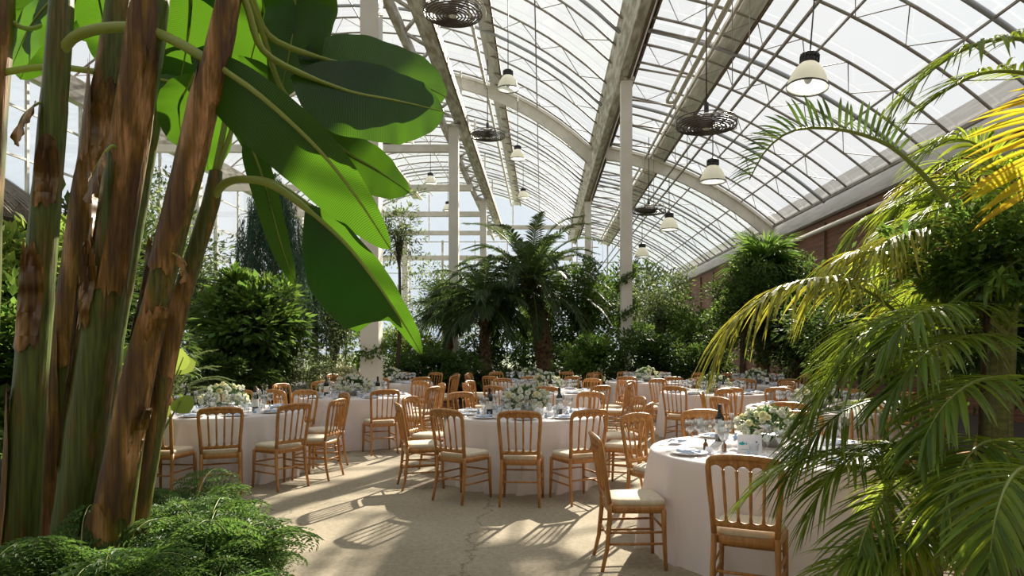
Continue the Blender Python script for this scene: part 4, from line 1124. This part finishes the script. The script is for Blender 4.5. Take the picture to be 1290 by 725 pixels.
# second, brown, behind
s2, o2, S2 = stem('dry brown banana stem second from the left edge', [(62, 690, 4.75), (82, 480, 4.75), (108, 300, 4.75), (128, 150, 4.75), (150, 0, 4.75), (160, -110, 4.75)], [48, 44, 38, 34, 30, 24], 'stem_brown', 2,
    [(.1, .4, 4.2, 2.6, .3, .05), (.35, .62, 5.0, 2.4, .5, .05), (.55, .75, 3.8, 2.2, .6, .06), (.6, .72, 5.4, 1.6, .9, .05)])
banana_leaf(s2, o2, [(148, 10, 4.75), (140, -30, 4.8)], [(120, -40, 4.9), (80, -10, 5.0), (40, 30, 5.1), (12, 90, 5.2)], .26, (-.5, .2, .6), droop=(.2, .3), seed=3, thick=.02)
# third, thick green
s3, o3, S3 = stem('thickest green banana stem in the middle of the clump', [(92, 690, 4.1), (112, 520, 4.1), (134, 360, 4.1), (160, 190, 4.1), (184, 40, 4.1), (200, -90, 4.1)], [50, 48, 46, 45, 44, 36], 'stem_green', 3,
    [(.50, .80, 5.6, 1.5, .30, .06), (.66, .94, 5.0, 1.6, .30, .06), (.50, .64, 3.5, 1.5, 1.3, .05), (.02, .16, 3.6, 2.0, .3, .04), (.28, .52, 3.4, 1.0, .5, .05), (.46, .56, 4.4, .9, .9, .05)])
banana_leaf(s3, o3, [(196, -60, 4.1), (205, -90, 4.3)], [(225, -70, 4.5), (240, -10, 4.9), (235, 60, 5.1), (220, 130, 5.2)], .34, (.8, .2, .2), droop=(.2, .2), seed=5, thick=.02)
# thin green one behind
s4, o4, S4 = stem('thin green banana stem glimpsed behind the thickest stem', [(125, 640, 5.2), (140, 450, 5.2), (160, 330, 5.2), (186, 180, 5.2), (205, 60, 5.2), (215, -60, 5.2)], [26, 25, 24, 23, 20, 16], 'stem_green', 4, [(.3, .6, 4.4, 1.8, .3, .03)])
banana_leaf(s4, o4, [(205, 60, 5.2), (215, 40, 5.2)], [(228, 60, 5.25), (245, 120, 5.3), (258, 170, 5.4), (262, 215, 5.5)], .26, (.9, .1, .1), droop=(.1, .1), seed=6, thick=.015)
# fifth, brown diagonal
s5, o5, S5 = stem('brown peeling banana stem leaning right across the clump', [(138, 690, 3.95), (162, 540, 3.95), (196, 380, 3.95), (240, 210, 3.95), (276, 60, 3.95), (300, -60, 3.95)], [50, 38, 33, 34, 32, 26], 'stem_brown', 5,
    [(.02, .24, 4.6, 2.6, .35, .05), (.22, .5, 5.0, 2.2, .25, .05), (.46, .58, 3.3, 1.4, .9, .04), (.55, .8, 4.6, 2.4, .35, .05), (.74, .95, 5.2, 2.2, .4, .05), (.40, .50, 5.6, 1.2, 1.4, .04), (.30, .37, 5.8, 1.0, 1.2, .03)])
banana_leaf(s5, o5, [(296, -40, 3.95), (312, 10, 4.0), (338, 70, 4.1)], [(366, 98, 4.15), (430, 112, 4.2), (490, 125, 4.3), (528, 133, 4.35), (560, 141, 4.4)], .36, (.05, .35, .9), wl=.80, wr=.70, droop=(.25, .0), seed=7, thick=.020)
banana_leaf(s5, o5, [(296, -60, 3.95), (318, 0, 4.1), (345, 50, 4.25)], [(375, 72, 4.36), (430, 80, 4.42), (490, 92, 4.48), (530, 106, 4.52), (562, 122, 4.55)], .34, (.05, .35, .9), wl=.9, wr=.78, droop=(.25, -.02), seed=17, thick=.020)
banana_leaf(s5, o5, [(296, -60, 3.95), (330, -80, 4.2)], [(372, -60, 4.5), (384, -5, 4.6), (380, 50, 4.65), (366, 100, 4.7)], .34, (.9, -.35, .1), wl=.75, wr=.8, droop=(.1, .1), seed=18, thick=.016)  # extra leaf, added sunward of the dark top leaf to shade it
banana_leaf(s5, o5, [(300, -30, 3.95), (330, 40, 4.2), (360, 120, 4.4)], [(385, 160, 4.45), (430, 186, 4.5), (475, 214, 4.6), (516, 242, 4.7)], .22, (.35, .4, .8), wl=.9, wr=.8, droop=(.3, .0), seed=8, thick=.018)
banana_leaf(s5, o5, [(298, -50, 3.95), (330, -70, 4.1)], [(366, -50, 4.3), (372, 0, 4.4), (366, 60, 4.45), (352, 124, 4.5)], .36, (.9, -.35, .1), wl=.75, wr=.85, droop=(.1, .1), seed=9, thick=.018)
banana_leaf(s5, o5, [(294, -20, 3.95), (316, -50, 4.3)], [(338, -40, 4.5), (332, 10, 4.7), (320, 60, 4.8), (306, 112, 4.9)], .28, (.9, .3, .1), wl=.8, wr=.6, droop=(.05, .05), seed=10, thick=.015)
# sixth, forked thin stem with the long low leaf
s6, o6, S6 = stem('thin forked banana stem carrying the lowest long leaf', [(172, 650, 4.15), (196, 520, 4.15), (222, 400, 4.15), (246, 320, 4.15), (266, 255, 4.15), (272, 215, 4.15)], [30, 27, 24, 22, 21, 15], 'stem_brown', 6,
    [(.1, .4, 4.6, 2.2, .3, .03), (.4, .62, 5.2, 1.8, .4, .03)])
banana_leaf(s6, o6, [(266, 255, 4.15), (282, 232, 4.1), (310, 226, 4.05), (352, 238, 4.0)], [(385, 258, 3.98), (425, 296, 3.95), (470, 350, 3.95), (505, 402, 4.0), (532, 447, 4.05)], .29, (.62, -.2, .6), wl=1.1, wr=.40, lcut=(.52, .78), droop=(.40, .2), seed=11, thick=.022)
banana_leaf(s6, o6, [(268, 250, 4.18), (286, 230, 4.16), (314, 224, 4.12), (356, 235, 4.07)], [(390, 255, 4.05), (430, 292, 4.02), (475, 346, 4.02), (500, 380, 4.05), (515, 404, 4.08)], .29, (.62, -.2, .6), wl=1.12, wr=.12, lcut=(.60, .85), droop=(.40, .2), seed=19, thick=.014)  # near-copy of the low leaf, added behind it to shade its left half
banana_leaf(s6, o6, [(270, 220, 4.15), (284, 150, 4.2), (290, 90, 4.3)], [(300, 70, 4.4), (318, 110, 4.6), (330, 160, 4.7), (335, 210, 4.8)], .26, (.8, .3, .2), wl=.9, wr=.8, droop=(.1, .1), seed=12, thick=.016)
banana_leaf(s6, o6, [(271, 225, 4.15), (290, 170, 4.2), (300, 150, 4.3)], [(312, 165, 4.4), (330, 220, 4.6), (352, 300, 4.7), (372, 360, 4.8)], .2, (.8, .3, .2), wl=.5, wr=.4, droop=(.1, .1), seed=13, thick=.014)
s7, o7, S7 = stem('short banana stem at the left edge with bright upper leaves', [(-34, 690, 4.9), (-22, 450, 4.9), (-14, 250, 4.9), (-4, 100, 4.9), (4, 20, 4.9), (8, -60, 4.9)], [36, 34, 30, 28, 24, 18], 'stem_brown', 7, [(.3, .6, 4.6, 2, .3, .04), (.6, .9, 5, 2, .4, .04)])
banana_leaf(s7, o7, [(6, 10, 4.9), (18, -30, 5.0)], [(40, -20, 5.2), (52, 10, 5.4), (46, 50, 5.5), (26, 100, 5.6)], .26, (.7, .2, .4), droop=(.1, .1), seed=14, thick=.015)
banana_leaf(s7, o7, [(4, 20, 4.9), (40, 36, 5.0)], [(70, 30, 5.2), (100, 10, 5.4), (128, 20, 5.6), (150, 60, 5.8)], .24, (.3, .4, .8), droop=(.2, .2), seed=15, thick=.015)

# upper leaves and stalks crossing at the top of the clump, and withered ones hanging
banana_leaf(s1, o1, [(82, -60, 4.3), (90, -90, 4.4)], [(108, -60, 4.6), (122, -20, 4.8), (130, 30, 4.9), (128, 80, 5.0)], .2, (.9, .1, .2), droop=(.2, .2), seed=21, thick=.014)
banana_leaf(s7, o7, [(-2, 92, 4.9), (60, 84, 4.85), (120, 90, 4.8)], [(165, 94, 4.8), (200, 100, 4.8), (228, 108, 4.85), (252, 124, 4.9)], .10, (.1, .3, .9), droop=(.3, .3), seed=22, thick=.022)
banana_leaf(s4, o4, [(200, 90, 5.2), (225, 60, 5.1)], [(245, 62, 5.1), (285, 82, 5.2), (310, 110, 5.3), (324, 140, 5.4)], .16, (.6, .2, .7), droop=(.2, .2), seed=23, thick=.014)
banana_leaf(s5, o5, [(280, 50, 3.95), (262, 70, 4.2)], [(246, 92, 4.4), (232, 118, 4.5), (226, 150, 4.6), (232, 186, 4.6)], .16, (.8, .2, .2), droop=(.2, .2), seed=24, thick=.012)
banana_leaf(s2, o2, [(150, 0, 4.75), (170, -50, 4.7)], [(205, -70, 4.7), (250, -50, 4.8), (280, -20, 4.9), (300, 30, 5.0)], .22, (.5, .2, .7), droop=(.2, .2), seed=25, thick=.014)
banana_leaf(s1, o1, [(66, 150, 4.3), (56, 128, 4.25)], [(46, 128, 4.2), (32, 142, 4.2), (22, 160, 4.2), (18, 182, 4.25)], .085, (.7, -.4, .2), droop=(.8, .8), seed=26, thick=.008, label='withered brown leaf', mname='sheath')
banana_leaf(s3, o3, [(150, 190, 4.0), (140, 184, 3.95)], [(132, 190, 3.92), (122, 208, 3.9), (114, 228, 3.9), (106, 250, 3.92)], .10, (.7, -.5, .3), droop=(1.0, 1.0), seed=27, thick=.008, label='withered brown leaf', mname='sheath')
banana_leaf(s5, o5, [(206, 330, 3.95), (214, 318, 3.9)], [(222, 318, 3.88), (230, 328, 3.87), (232, 342, 3.87), (228, 358, 3.88)], .04, (.7, -.5, .3), droop=(1.0, 1.0), seed=28, thick=.005, label='withered brown leaf', mname='sheath')
# taro-like plant with big leaves between the stems
ta = thing('taro_plant', (at(170, 560, 6.2).x, 6.2, .0), 'bright green broad-leaved plant between the banana stems', 'plant'); oo = V(ta.location); rr = random.Random(3)
for i in range(13):
    tip = at(rr.uniform(120, 235), rr.uniform(395, 520), rr.uniform(5.9, 6.8)) - oo; L = rr.uniform(.16, .30); a = rr.uniform(0, 2 * pi)
    d = V((cos(a), sin(a) * .6, -.8)).normalized(); sd = d.cross(V((.2, -1, .4))).normalized(); nn = sd.cross(d); rows = []
    for j in range(10):
        u = j / 9; w = .55 * L * (sin(pi * min(1, .2 + .8 * u)) ** .8 if u < 1 else 0); c = tip + d * L * (u - .2)
        rows.append([c + sd * w * e + nn * (.12 * w * abs(e)) for e in (-1, -.5, 0, .5, 1)])
    MB().grid(rows).build('leaf', M['f_light'], ta); MB().tube(spline([(0, 0, .08), tip * .5 + V((0, 0, .15)), tip], 8), [.014, .013, .012, .011, .010, .009, .008, .006], 6).build('leaf_stalk', M['rachis'], ta)

# ------------------------------------------------------------------ ferns at the foot of the bananas
def fern_frond(L, seed, curl=.9):
    r = random.Random(seed); b = MB(); N_ = 30; S = []
    p = V((0, 0, 0)); e = r.uniform(.85, 1.25)
    for i in range(N_): S.append(p.copy()); p = p + V((cos(e), 0, sin(e))) * L / N_; e -= curl * 2.3 * (.4 + 1.2 * i / N_) / N_
    np_ = 15
    for i in range(np_):
        u = .18 + .82 * i / np_; j = min(int(u * (N_ - 1)), N_ - 2); T = (S[j + 1] - S[j]).normalized(); nn = V((-T.z, 0, T.x))
        pl = L * .36 * (sin(pi * (.25 + .75 * u)) ** .9) + .02
        for sd in (-1, 1):
            d = (T * .5 + V((0, sd, 0)) * .9 + nn * r.uniform(-.05, .3)).normalized(); q = max(4, int(pl / .024))
            for k in range(q):
                v = (k + .6) / q; c = S[j] + d * pl * v - UP * pl * .55 * v * v
                for s2 in (-1, 1):
                    dd = (d * .75 + T * s2 + UP * r.uniform(-.35, .15)).normalized(); b.leaf(c, dd, nn + V((r.uniform(-.4, .4), r.uniform(-.4, .4), 0)), (.042 * (1 - .6 * v) + .010) * r.uniform(.8, 1.2), .017 * (1 - .4 * v), .12)
            b.leaf(S[j] + d * pl * .95 - UP * pl * .5, d - UP * .6, nn, .03, .010, .1)
    st = MB().tube(S, [.006 * (1 - .8 * i / N_) for i in range(N_)], 5)
    return b, st
FR = []
for i in range(6):
    b, st = fern_frond(U(.55, .78), i, U(.8, 1.2)); FR.append((b.mesh('frond', M['f_fern'], False), st.mesh('stalk', M['rachis'])))
fern_spots = [(110, 725, 3.75, 'feathery fern at the very bottom left corner'), (190, 705, 4.25, 'feathery fern in front of the leaning brown stem'), (250, 700, 4.35, 'largest feathery fern spreading toward the path'), (215, 655, 4.75, 'fern tucked behind the banana stem bases'), (300, 745, 4.05, 'fern at the bottom edge beside the path'), (238, 640, 4.95, 'taller fern just left of the near chair legs'), (245, 770, 3.75, 'lowest fern, cut by the bottom edge'), (160, 770, 3.6, 'fern below the banana stems near the bottom edge'), (40, 760, 3.6, 'fern under the leftmost banana stem')]
for i, (px, py, Y, lab) in enumerate(fern_spots):
    c = at(px, py, Y); t = thing('fern', (c.x, Y, .1), lab, 'fern', 'feathery ferns under the banana plants')
    rr = random.Random(i)
    for k in range(20):
        a, b_ = FR[rr.randrange(6)]
        o = bpy.data.objects.new('frond', a); COL.objects.link(o); o.parent = t; s_ = bpy.data.objects.new('stalk', b_); COL.objects.link(s_); s_.parent = o
        o.rotation_euler = (rr.uniform(-.2, .2), -rr.uniform(.0, .5) if k < 9 else rr.uniform(-.15, .25), k * 2.4 + rr.uniform(-.3, .3)); q = rr.uniform(.75, 1.15); o.scale = (q, q, q)
        o.location = (0, 0, rr.uniform(0, .12))

# ------------------------------------------------------------------ the right-hand feathery palms
def areca(label, cane_px, cane_y, canes, seed):
    b0 = at(cane_px, CY, cane_y); t = thing('feather_palm', (b0.x, cane_y, 0), label, 'palm tree', 'feathery palms at the right edge'); o = V((b0.x, cane_y, 0))
    rr = random.Random(seed)
    for dx, dy, h, top in canes:
        MB().tube(spline([(dx, dy, .05), (dx * 1.1, dy, h * .5), (dx + top[0], dy + top[1], h)], 14), [.030 * (1.1 - .45 * i / 13) * (1.12 if i % 3 == 0 else 1) for i in range(14)], 9).build('cane', M['cane'], t)
    return t, o
def fr(t, o, pts, L, w, m='f_areca', n=46, hang=.55, a0=62, a1=25, lift=.2, seed=0, t0=.15, r=.011, taper=.5, sides=(-1, 1), nrm=None, label=None):
    path = [at(*q) - o for q in pts]
    f = frond_mb(path, n, L * 1.2, w * .66, hang * .8, a0, a1, lift, seed, t0, seg=6, taper=taper, sides=sides, nrm=nrm).build('frond', M[m], t, smooth=False)
    rachis_mb(path, r, .003).build('stalk', M['rachis'], f)
    if label: f['label'] = label
    return f
pa, oa = areca('feathery palm spreading over the right end of the big table', 1165, 3.3, [(0, 0, 1.5, (0, 0)), (.12, .12, 1.9, (.05, 0)), (-.08, .15, 1.2, (-.05, 0)), (.22, -.05, 1.6, (.08, 0))], 1)
fr(pa, oa, [(1190, 470, 3.3), (1120, 385, 3.25), (1050, 352, 3.2), (985, 362, 3.2), (930, 400, 3.2), (906, 440, 3.2)], .30, .022, 'f_gold', 50, .85, a0=78, a1=35, seed=1, label='golden-green arching frond')
fr(pa, oa, [(1200, 460, 3.3), (1160, 350, 3.3), (1105, 318, 3.3), (1060, 326, 3.3), (1022, 372, 3.35)], .28, .020, 'f_gold', 44, .9, a0=75, seed=2)
fr(pa, oa, [(1240, 440, 3.2), (1190, 405, 3.1), (1130, 402, 3.0), (1085, 425, 3.0), (1050, 470, 3.05)], .28, .022, 'f_areca', 46, .6, seed=3)
fr(pa, oa, [(1220, 500, 3.2), (1160, 450, 3.1), (1100, 448, 3.0), (1050, 480, 3.0), (1015, 530, 3.0)], .28, .022, 'f_areca', 46, .6, seed=4)
fr(pa, oa, [(1180, 545, 3.3), (1130, 505, 3.2), (1070, 515, 3.1), (1025, 550, 3.05), (990, 605, 3.05)], .27, .020, 'f_areca', 48, .55, seed=5)
fr(pa, oa, [(1170, 590, 3.3), (1130, 560, 3.1), (1085, 570, 2.95), (1045, 600, 2.9), (1020, 650, 2.9)], .24, .018, 'f_areca', 44, .5, seed=6)
fr(pa, oa, [(1190, 620, 3.2), (1160, 600, 3.0), (1120, 620, 2.8), (1090, 670, 2.7), (1075, 730, 2.65)], .22, .016, 'f_areca', 44, .4, seed=7)
fr(pa, oa, [(1200, 640, 3.2), (1190, 630, 3.0), (1160, 650, 2.8), (1140, 700, 2.7), (1130, 760, 2.6)], .22, .016, 'f_areca', 44, .4, seed=8)
fr(pa, oa, [(1180, 520, 3.4), (1150, 430, 3.7), (1110, 400, 3.9), (1070, 420, 4.1), (1040, 460, 4.2)], .30, .022, 'f_areca', 46, .6, seed=9)
fr(pa, oa, [(1180, 500, 3.4), (1190, 380, 3.7), (1170, 330, 3.9), (1130, 320, 4.1), (1095, 345, 4.3)], .30, .022, 'f_areca', 46, .6, seed=10)
pb, ob = areca('tallest feathery palm at the right edge with a frond reaching to the roof', 1262, 3.5, [(0, 0, 2.5, (.0, 0)), (.10, .12, 2.1, (.06, 0)), (-.10, -.1, 1.7, (-.03, 0)), (.2, .1, 1.6, (.1, 0))], 2)
fr(pb, ob, [(1250, 330, 3.5), (1195, 255, 3.5), (1139, 197, 3.5), (1100, 174, 3.5), (1050, 162, 3.5), (1000, 164, 3.5), (966, 188, 3.5), (944, 226, 3.5)], .20, .024, 'f_dark', 32, .3, a0=72, a1=20, lift=1.0, seed=21, t0=.30, r=.016, taper=.45)
fr(pb, ob, [(1330, 60, 3.2), (1275, 48, 3.1), (1225, 58, 3.0), (1180, 84, 3.0), (1135, 124, 3.0)], .24, .022, 'f_areca', 34, .6, seed=22, a0=45, r=.012)
fr(pb, ob, [(1350, 110, 3.2), (1290, 92, 3.1), (1240, 92, 3.0), (1195, 112, 3.0), (1150, 145, 3.0)], .22, .022, 'f_areca', 30, .4, seed=23, a0=40, r=.012)
fr(pb, ob, [(1350, 100, 2.9), (1335, 140, 2.85), (1315, 190, 2.8), (1288, 252, 2.8)], .30, .030, 'f_yellow', 24, .25, a0=75, a1=40, lift=.1, seed=24, t0=.05, nrm=V((-.5, -1, .3)), r=.010, label='bright yellow ageing frond')
fr(pb, ob, [(1262, 340, 3.5), (1230, 280, 3.4), (1200, 262, 3.3), (1165, 270, 3.3), (1130, 300, 3.3)], .26, .020, 'f_areca', 44, .6, seed=25)
fr(pb, ob, [(1265, 350, 3.5), (1220, 300, 3.3), (1160, 290, 3.2), (1110, 310, 3.1), (1075, 350, 3.1)], .26, .020, 'f_gold', 44, .7, seed=26)
fr(pb, ob, [(1268, 330, 3.5), (1262, 240, 3.5), (1240, 190, 3.5), (1205, 175, 3.5), (1170, 190, 3.5)], .28, .022, 'f_areca', 44, .6, seed=27)
fr(pb, ob, [(1270, 330, 3.5), (1285, 240, 3.4), (1310, 200, 3.3), (1340, 210, 3.2)], .28, .022, 'f_areca', 44, .6, seed=28)
fr(pb, ob, [(1268, 420, 3.4), (1235, 395, 3.1), (1190, 385, 2.9), (1150, 400, 2.75), (1110, 440, 2.7)], .26, .022, 'f_areca', 46, .5, seed=29)
fr(pb, ob, [(1275, 470, 3.4), (1250, 430, 3.0), (1210, 425, 2.8), (1160, 450, 2.65), (1120, 500, 2.6)], .26, .022, 'f_areca', 46, .5, seed=30)
fr(pb, ob, [(1290, 520, 3.2), (1270, 480, 2.8), (1230, 480, 2.6), (1190, 510, 2.5), (1160, 560, 2.45)], .24, .022, 'f_areca', 46, .45, seed=31)
fr(pb, ob, [(1290, 600, 3.2), (1270, 560, 2.7), (1235, 560, 2.5), (1205, 600, 2.4), (1185, 660, 2.35)], .22, .022, 'f_areca', 46, .4, seed=32)
fr(pb, ob, [(1320, 620, 2.9), (1300, 590, 2.4), (1275, 600, 2.2), (1255, 650, 2.1), (1245, 720, 2.05)], .20, .024, 'f_areca', 40, .4, seed=33)
fr(pb, ob, [(1262, 420, 3.5), (1230, 360, 3.8), (1190, 350, 4.0), (1150, 370, 4.2), (1120, 410, 4.4)], .3, .022, 'f_areca', 44, .6, seed=34)
fr(pb, ob, [(1268, 420, 3.5), (1290, 360, 3.3), (1300, 330, 3.1), (1280, 330, 2.9), (1240, 360, 2.8)], .26, .022, 'f_areca', 44, .5, seed=35)
rr = random.Random(78)
for i in range(12):
    x0 = rr.uniform(1225, 1290); y0 = rr.uniform(330, 470); Y_ = rr.uniform(3.3, 4.2); x1 = rr.uniform(1090, 1230); y1 = y0 - rr.uniform(40, 150); x2 = x1 - rr.uniform(20, 60); dy = rr.uniform(30, 90)
    fr(pb, ob, [(1264, 400, 3.5), (x0, y0 - 60, Y_), ((x0 + x1) / 2, y1 - 8, Y_ + .1), (x1, y1 + 10, Y_ + .2), (x2, y1 + dy, Y_ + .2)], rr.uniform(.22, .3), .020, 'f_areca' if i % 6 else 'f_gold', 44, .6, seed=400 + i)
pc, oc = areca('low feathery palm filling the bottom right corner', 1235, 2.75, [(0, 0, .9, (0, 0)), (.1, .1, 1.1, (.05, 0)), (-.1, .1, .8, (-.1, 0))], 3)
rr = random.Random(77)
for i in range(16):
    a = i * 2.4; e = rr.uniform(.5, 1.2); ln = rr.uniform(.6, .95); d = V((cos(a), sin(a) * .8, 0)); p = V((rr.uniform(-.1, .1), rr.uniform(0, .1), rr.uniform(.55, .95))); path = [p.copy()]
    for q in range(5):
        p = p + (d * cos(e) + UP * sin(e)) * ln / 5; path.append(p.copy()); e -= .34
    f = frond_mb(path, 48, .27, .012, .4, seed=300 + i, t0=.15, seg=5).build('frond', M['f_areca'], pc, smooth=False); rachis_mb(path, .009, .003, 12).build('stalk', M['rachis'], f)
# ------------------------------------------------------------------ daylight
w = bpy.data.worlds.new('World'); SC.world = w; w.use_nodes = True
nt = w.node_tree; N = nt.nodes; L = nt.links; bg = N['Background']
tc = N.new('ShaderNodeTexCoord'); sp = N.new('ShaderNodeSeparateXYZ'); L.new(tc.outputs['Generated'], sp.inputs[0])
cr = N.new('ShaderNodeValToRGB'); e = cr.color_ramp.elements
e[0].position = 0; e[0].color = (.76, .85, .94, 1); e[1].position = .55; e[1].color = (.98, 1.0, 1.0, 1)
k = e.new(.22); k.color = (.88, .93, .97, 1)
L.new(sp.outputs['Z'], cr.inputs['Fac'])
nz = N.new('ShaderNodeTexNoise'); nz.inputs['Scale'].default_value = 2.4; nz.inputs['Detail'].default_value = 6; L.new(tc.outputs['Generated'], nz.inputs['Vector'])
c2 = N.new('ShaderNodeValToRGB'); c2.color_ramp.elements[0].position = .42; c2.color_ramp.elements[0].color = (0, 0, 0, 1); c2.color_ramp.elements[1].position = .62; c2.color_ramp.elements[1].color = (1, 1, 1, 1)
L.new(nz.outputs['Fac'], c2.inputs['Fac'])
mx = N.new('ShaderNodeMix'); mx.data_type = 'RGBA'; mx.inputs[7].default_value = (1, 1, 1, 1)
L.new(c2.outputs[0], mx.inputs['Factor']); L.new(cr.outputs[0], mx.inputs[6]); dp = N.new('ShaderNodeVectorMath'); dp.operation = 'DOT_PRODUCT'; L.new(tc.outputs['Generated'], dp.inputs[0]); dp.inputs[1].default_value = V((.31, .80, .51)).normalized()
mr = N.new('ShaderNodeMapRange'); mr.inputs['From Min'].default_value = -.4; mr.inputs['From Max'].default_value = .45; mr.inputs['To Min'].default_value = .45; mr.inputs['To Max'].default_value = 1.0
L.new(dp.outputs['Value'], mr.inputs['Value']); L.new(mr.outputs['Result'], bg.inputs['Strength']); L.new(mx.outputs[2], bg.inputs['Color'])
bg.inputs['Strength'].default_value = 1.0
sd = bpy.data.lights.new('sun', 'SUN'); so = bpy.data.objects.new('sun', sd); COL.objects.link(so)
sd.energy = 16; sd.angle = radians(.6); sd.color = (1.0, .90, .74)
sun = V((.59, 1.52, .98)).normalized()
so.rotation_euler = sun.to_track_quat('Z', 'Y').to_euler(); so.location = (6, 20, 14)

cam = bpy.data.cameras.new('camera'); co = bpy.data.objects.new('camera', cam); COL.objects.link(co)
co.location = (0, 0, EYE); co.rotation_euler = (pi / 2, 0, 0)
cam.sensor_width = 36; cam.sensor_fit = 'HORIZONTAL'; cam.lens = F / 1290 * 36
cam.shift_x = (645 - CX) / 1290; cam.shift_y = (CY - 362.5) / 1290
cam.clip_start = .05; cam.clip_end = 400
SC.camera = co
SC.view_settings.view_transform = 'Standard'; SC.view_settings.look = 'None'
SC.view_settings.gamma = 1; SC.view_settings.use_curve_mapping = False; SC.view_settings.exposure = 0
try:
    SC.cycles.transparent_max_bounces = 24; SC.cycles.max_bounces = 8; SC.cycles.sample_clamp_indirect = 6
except AttributeError: pass
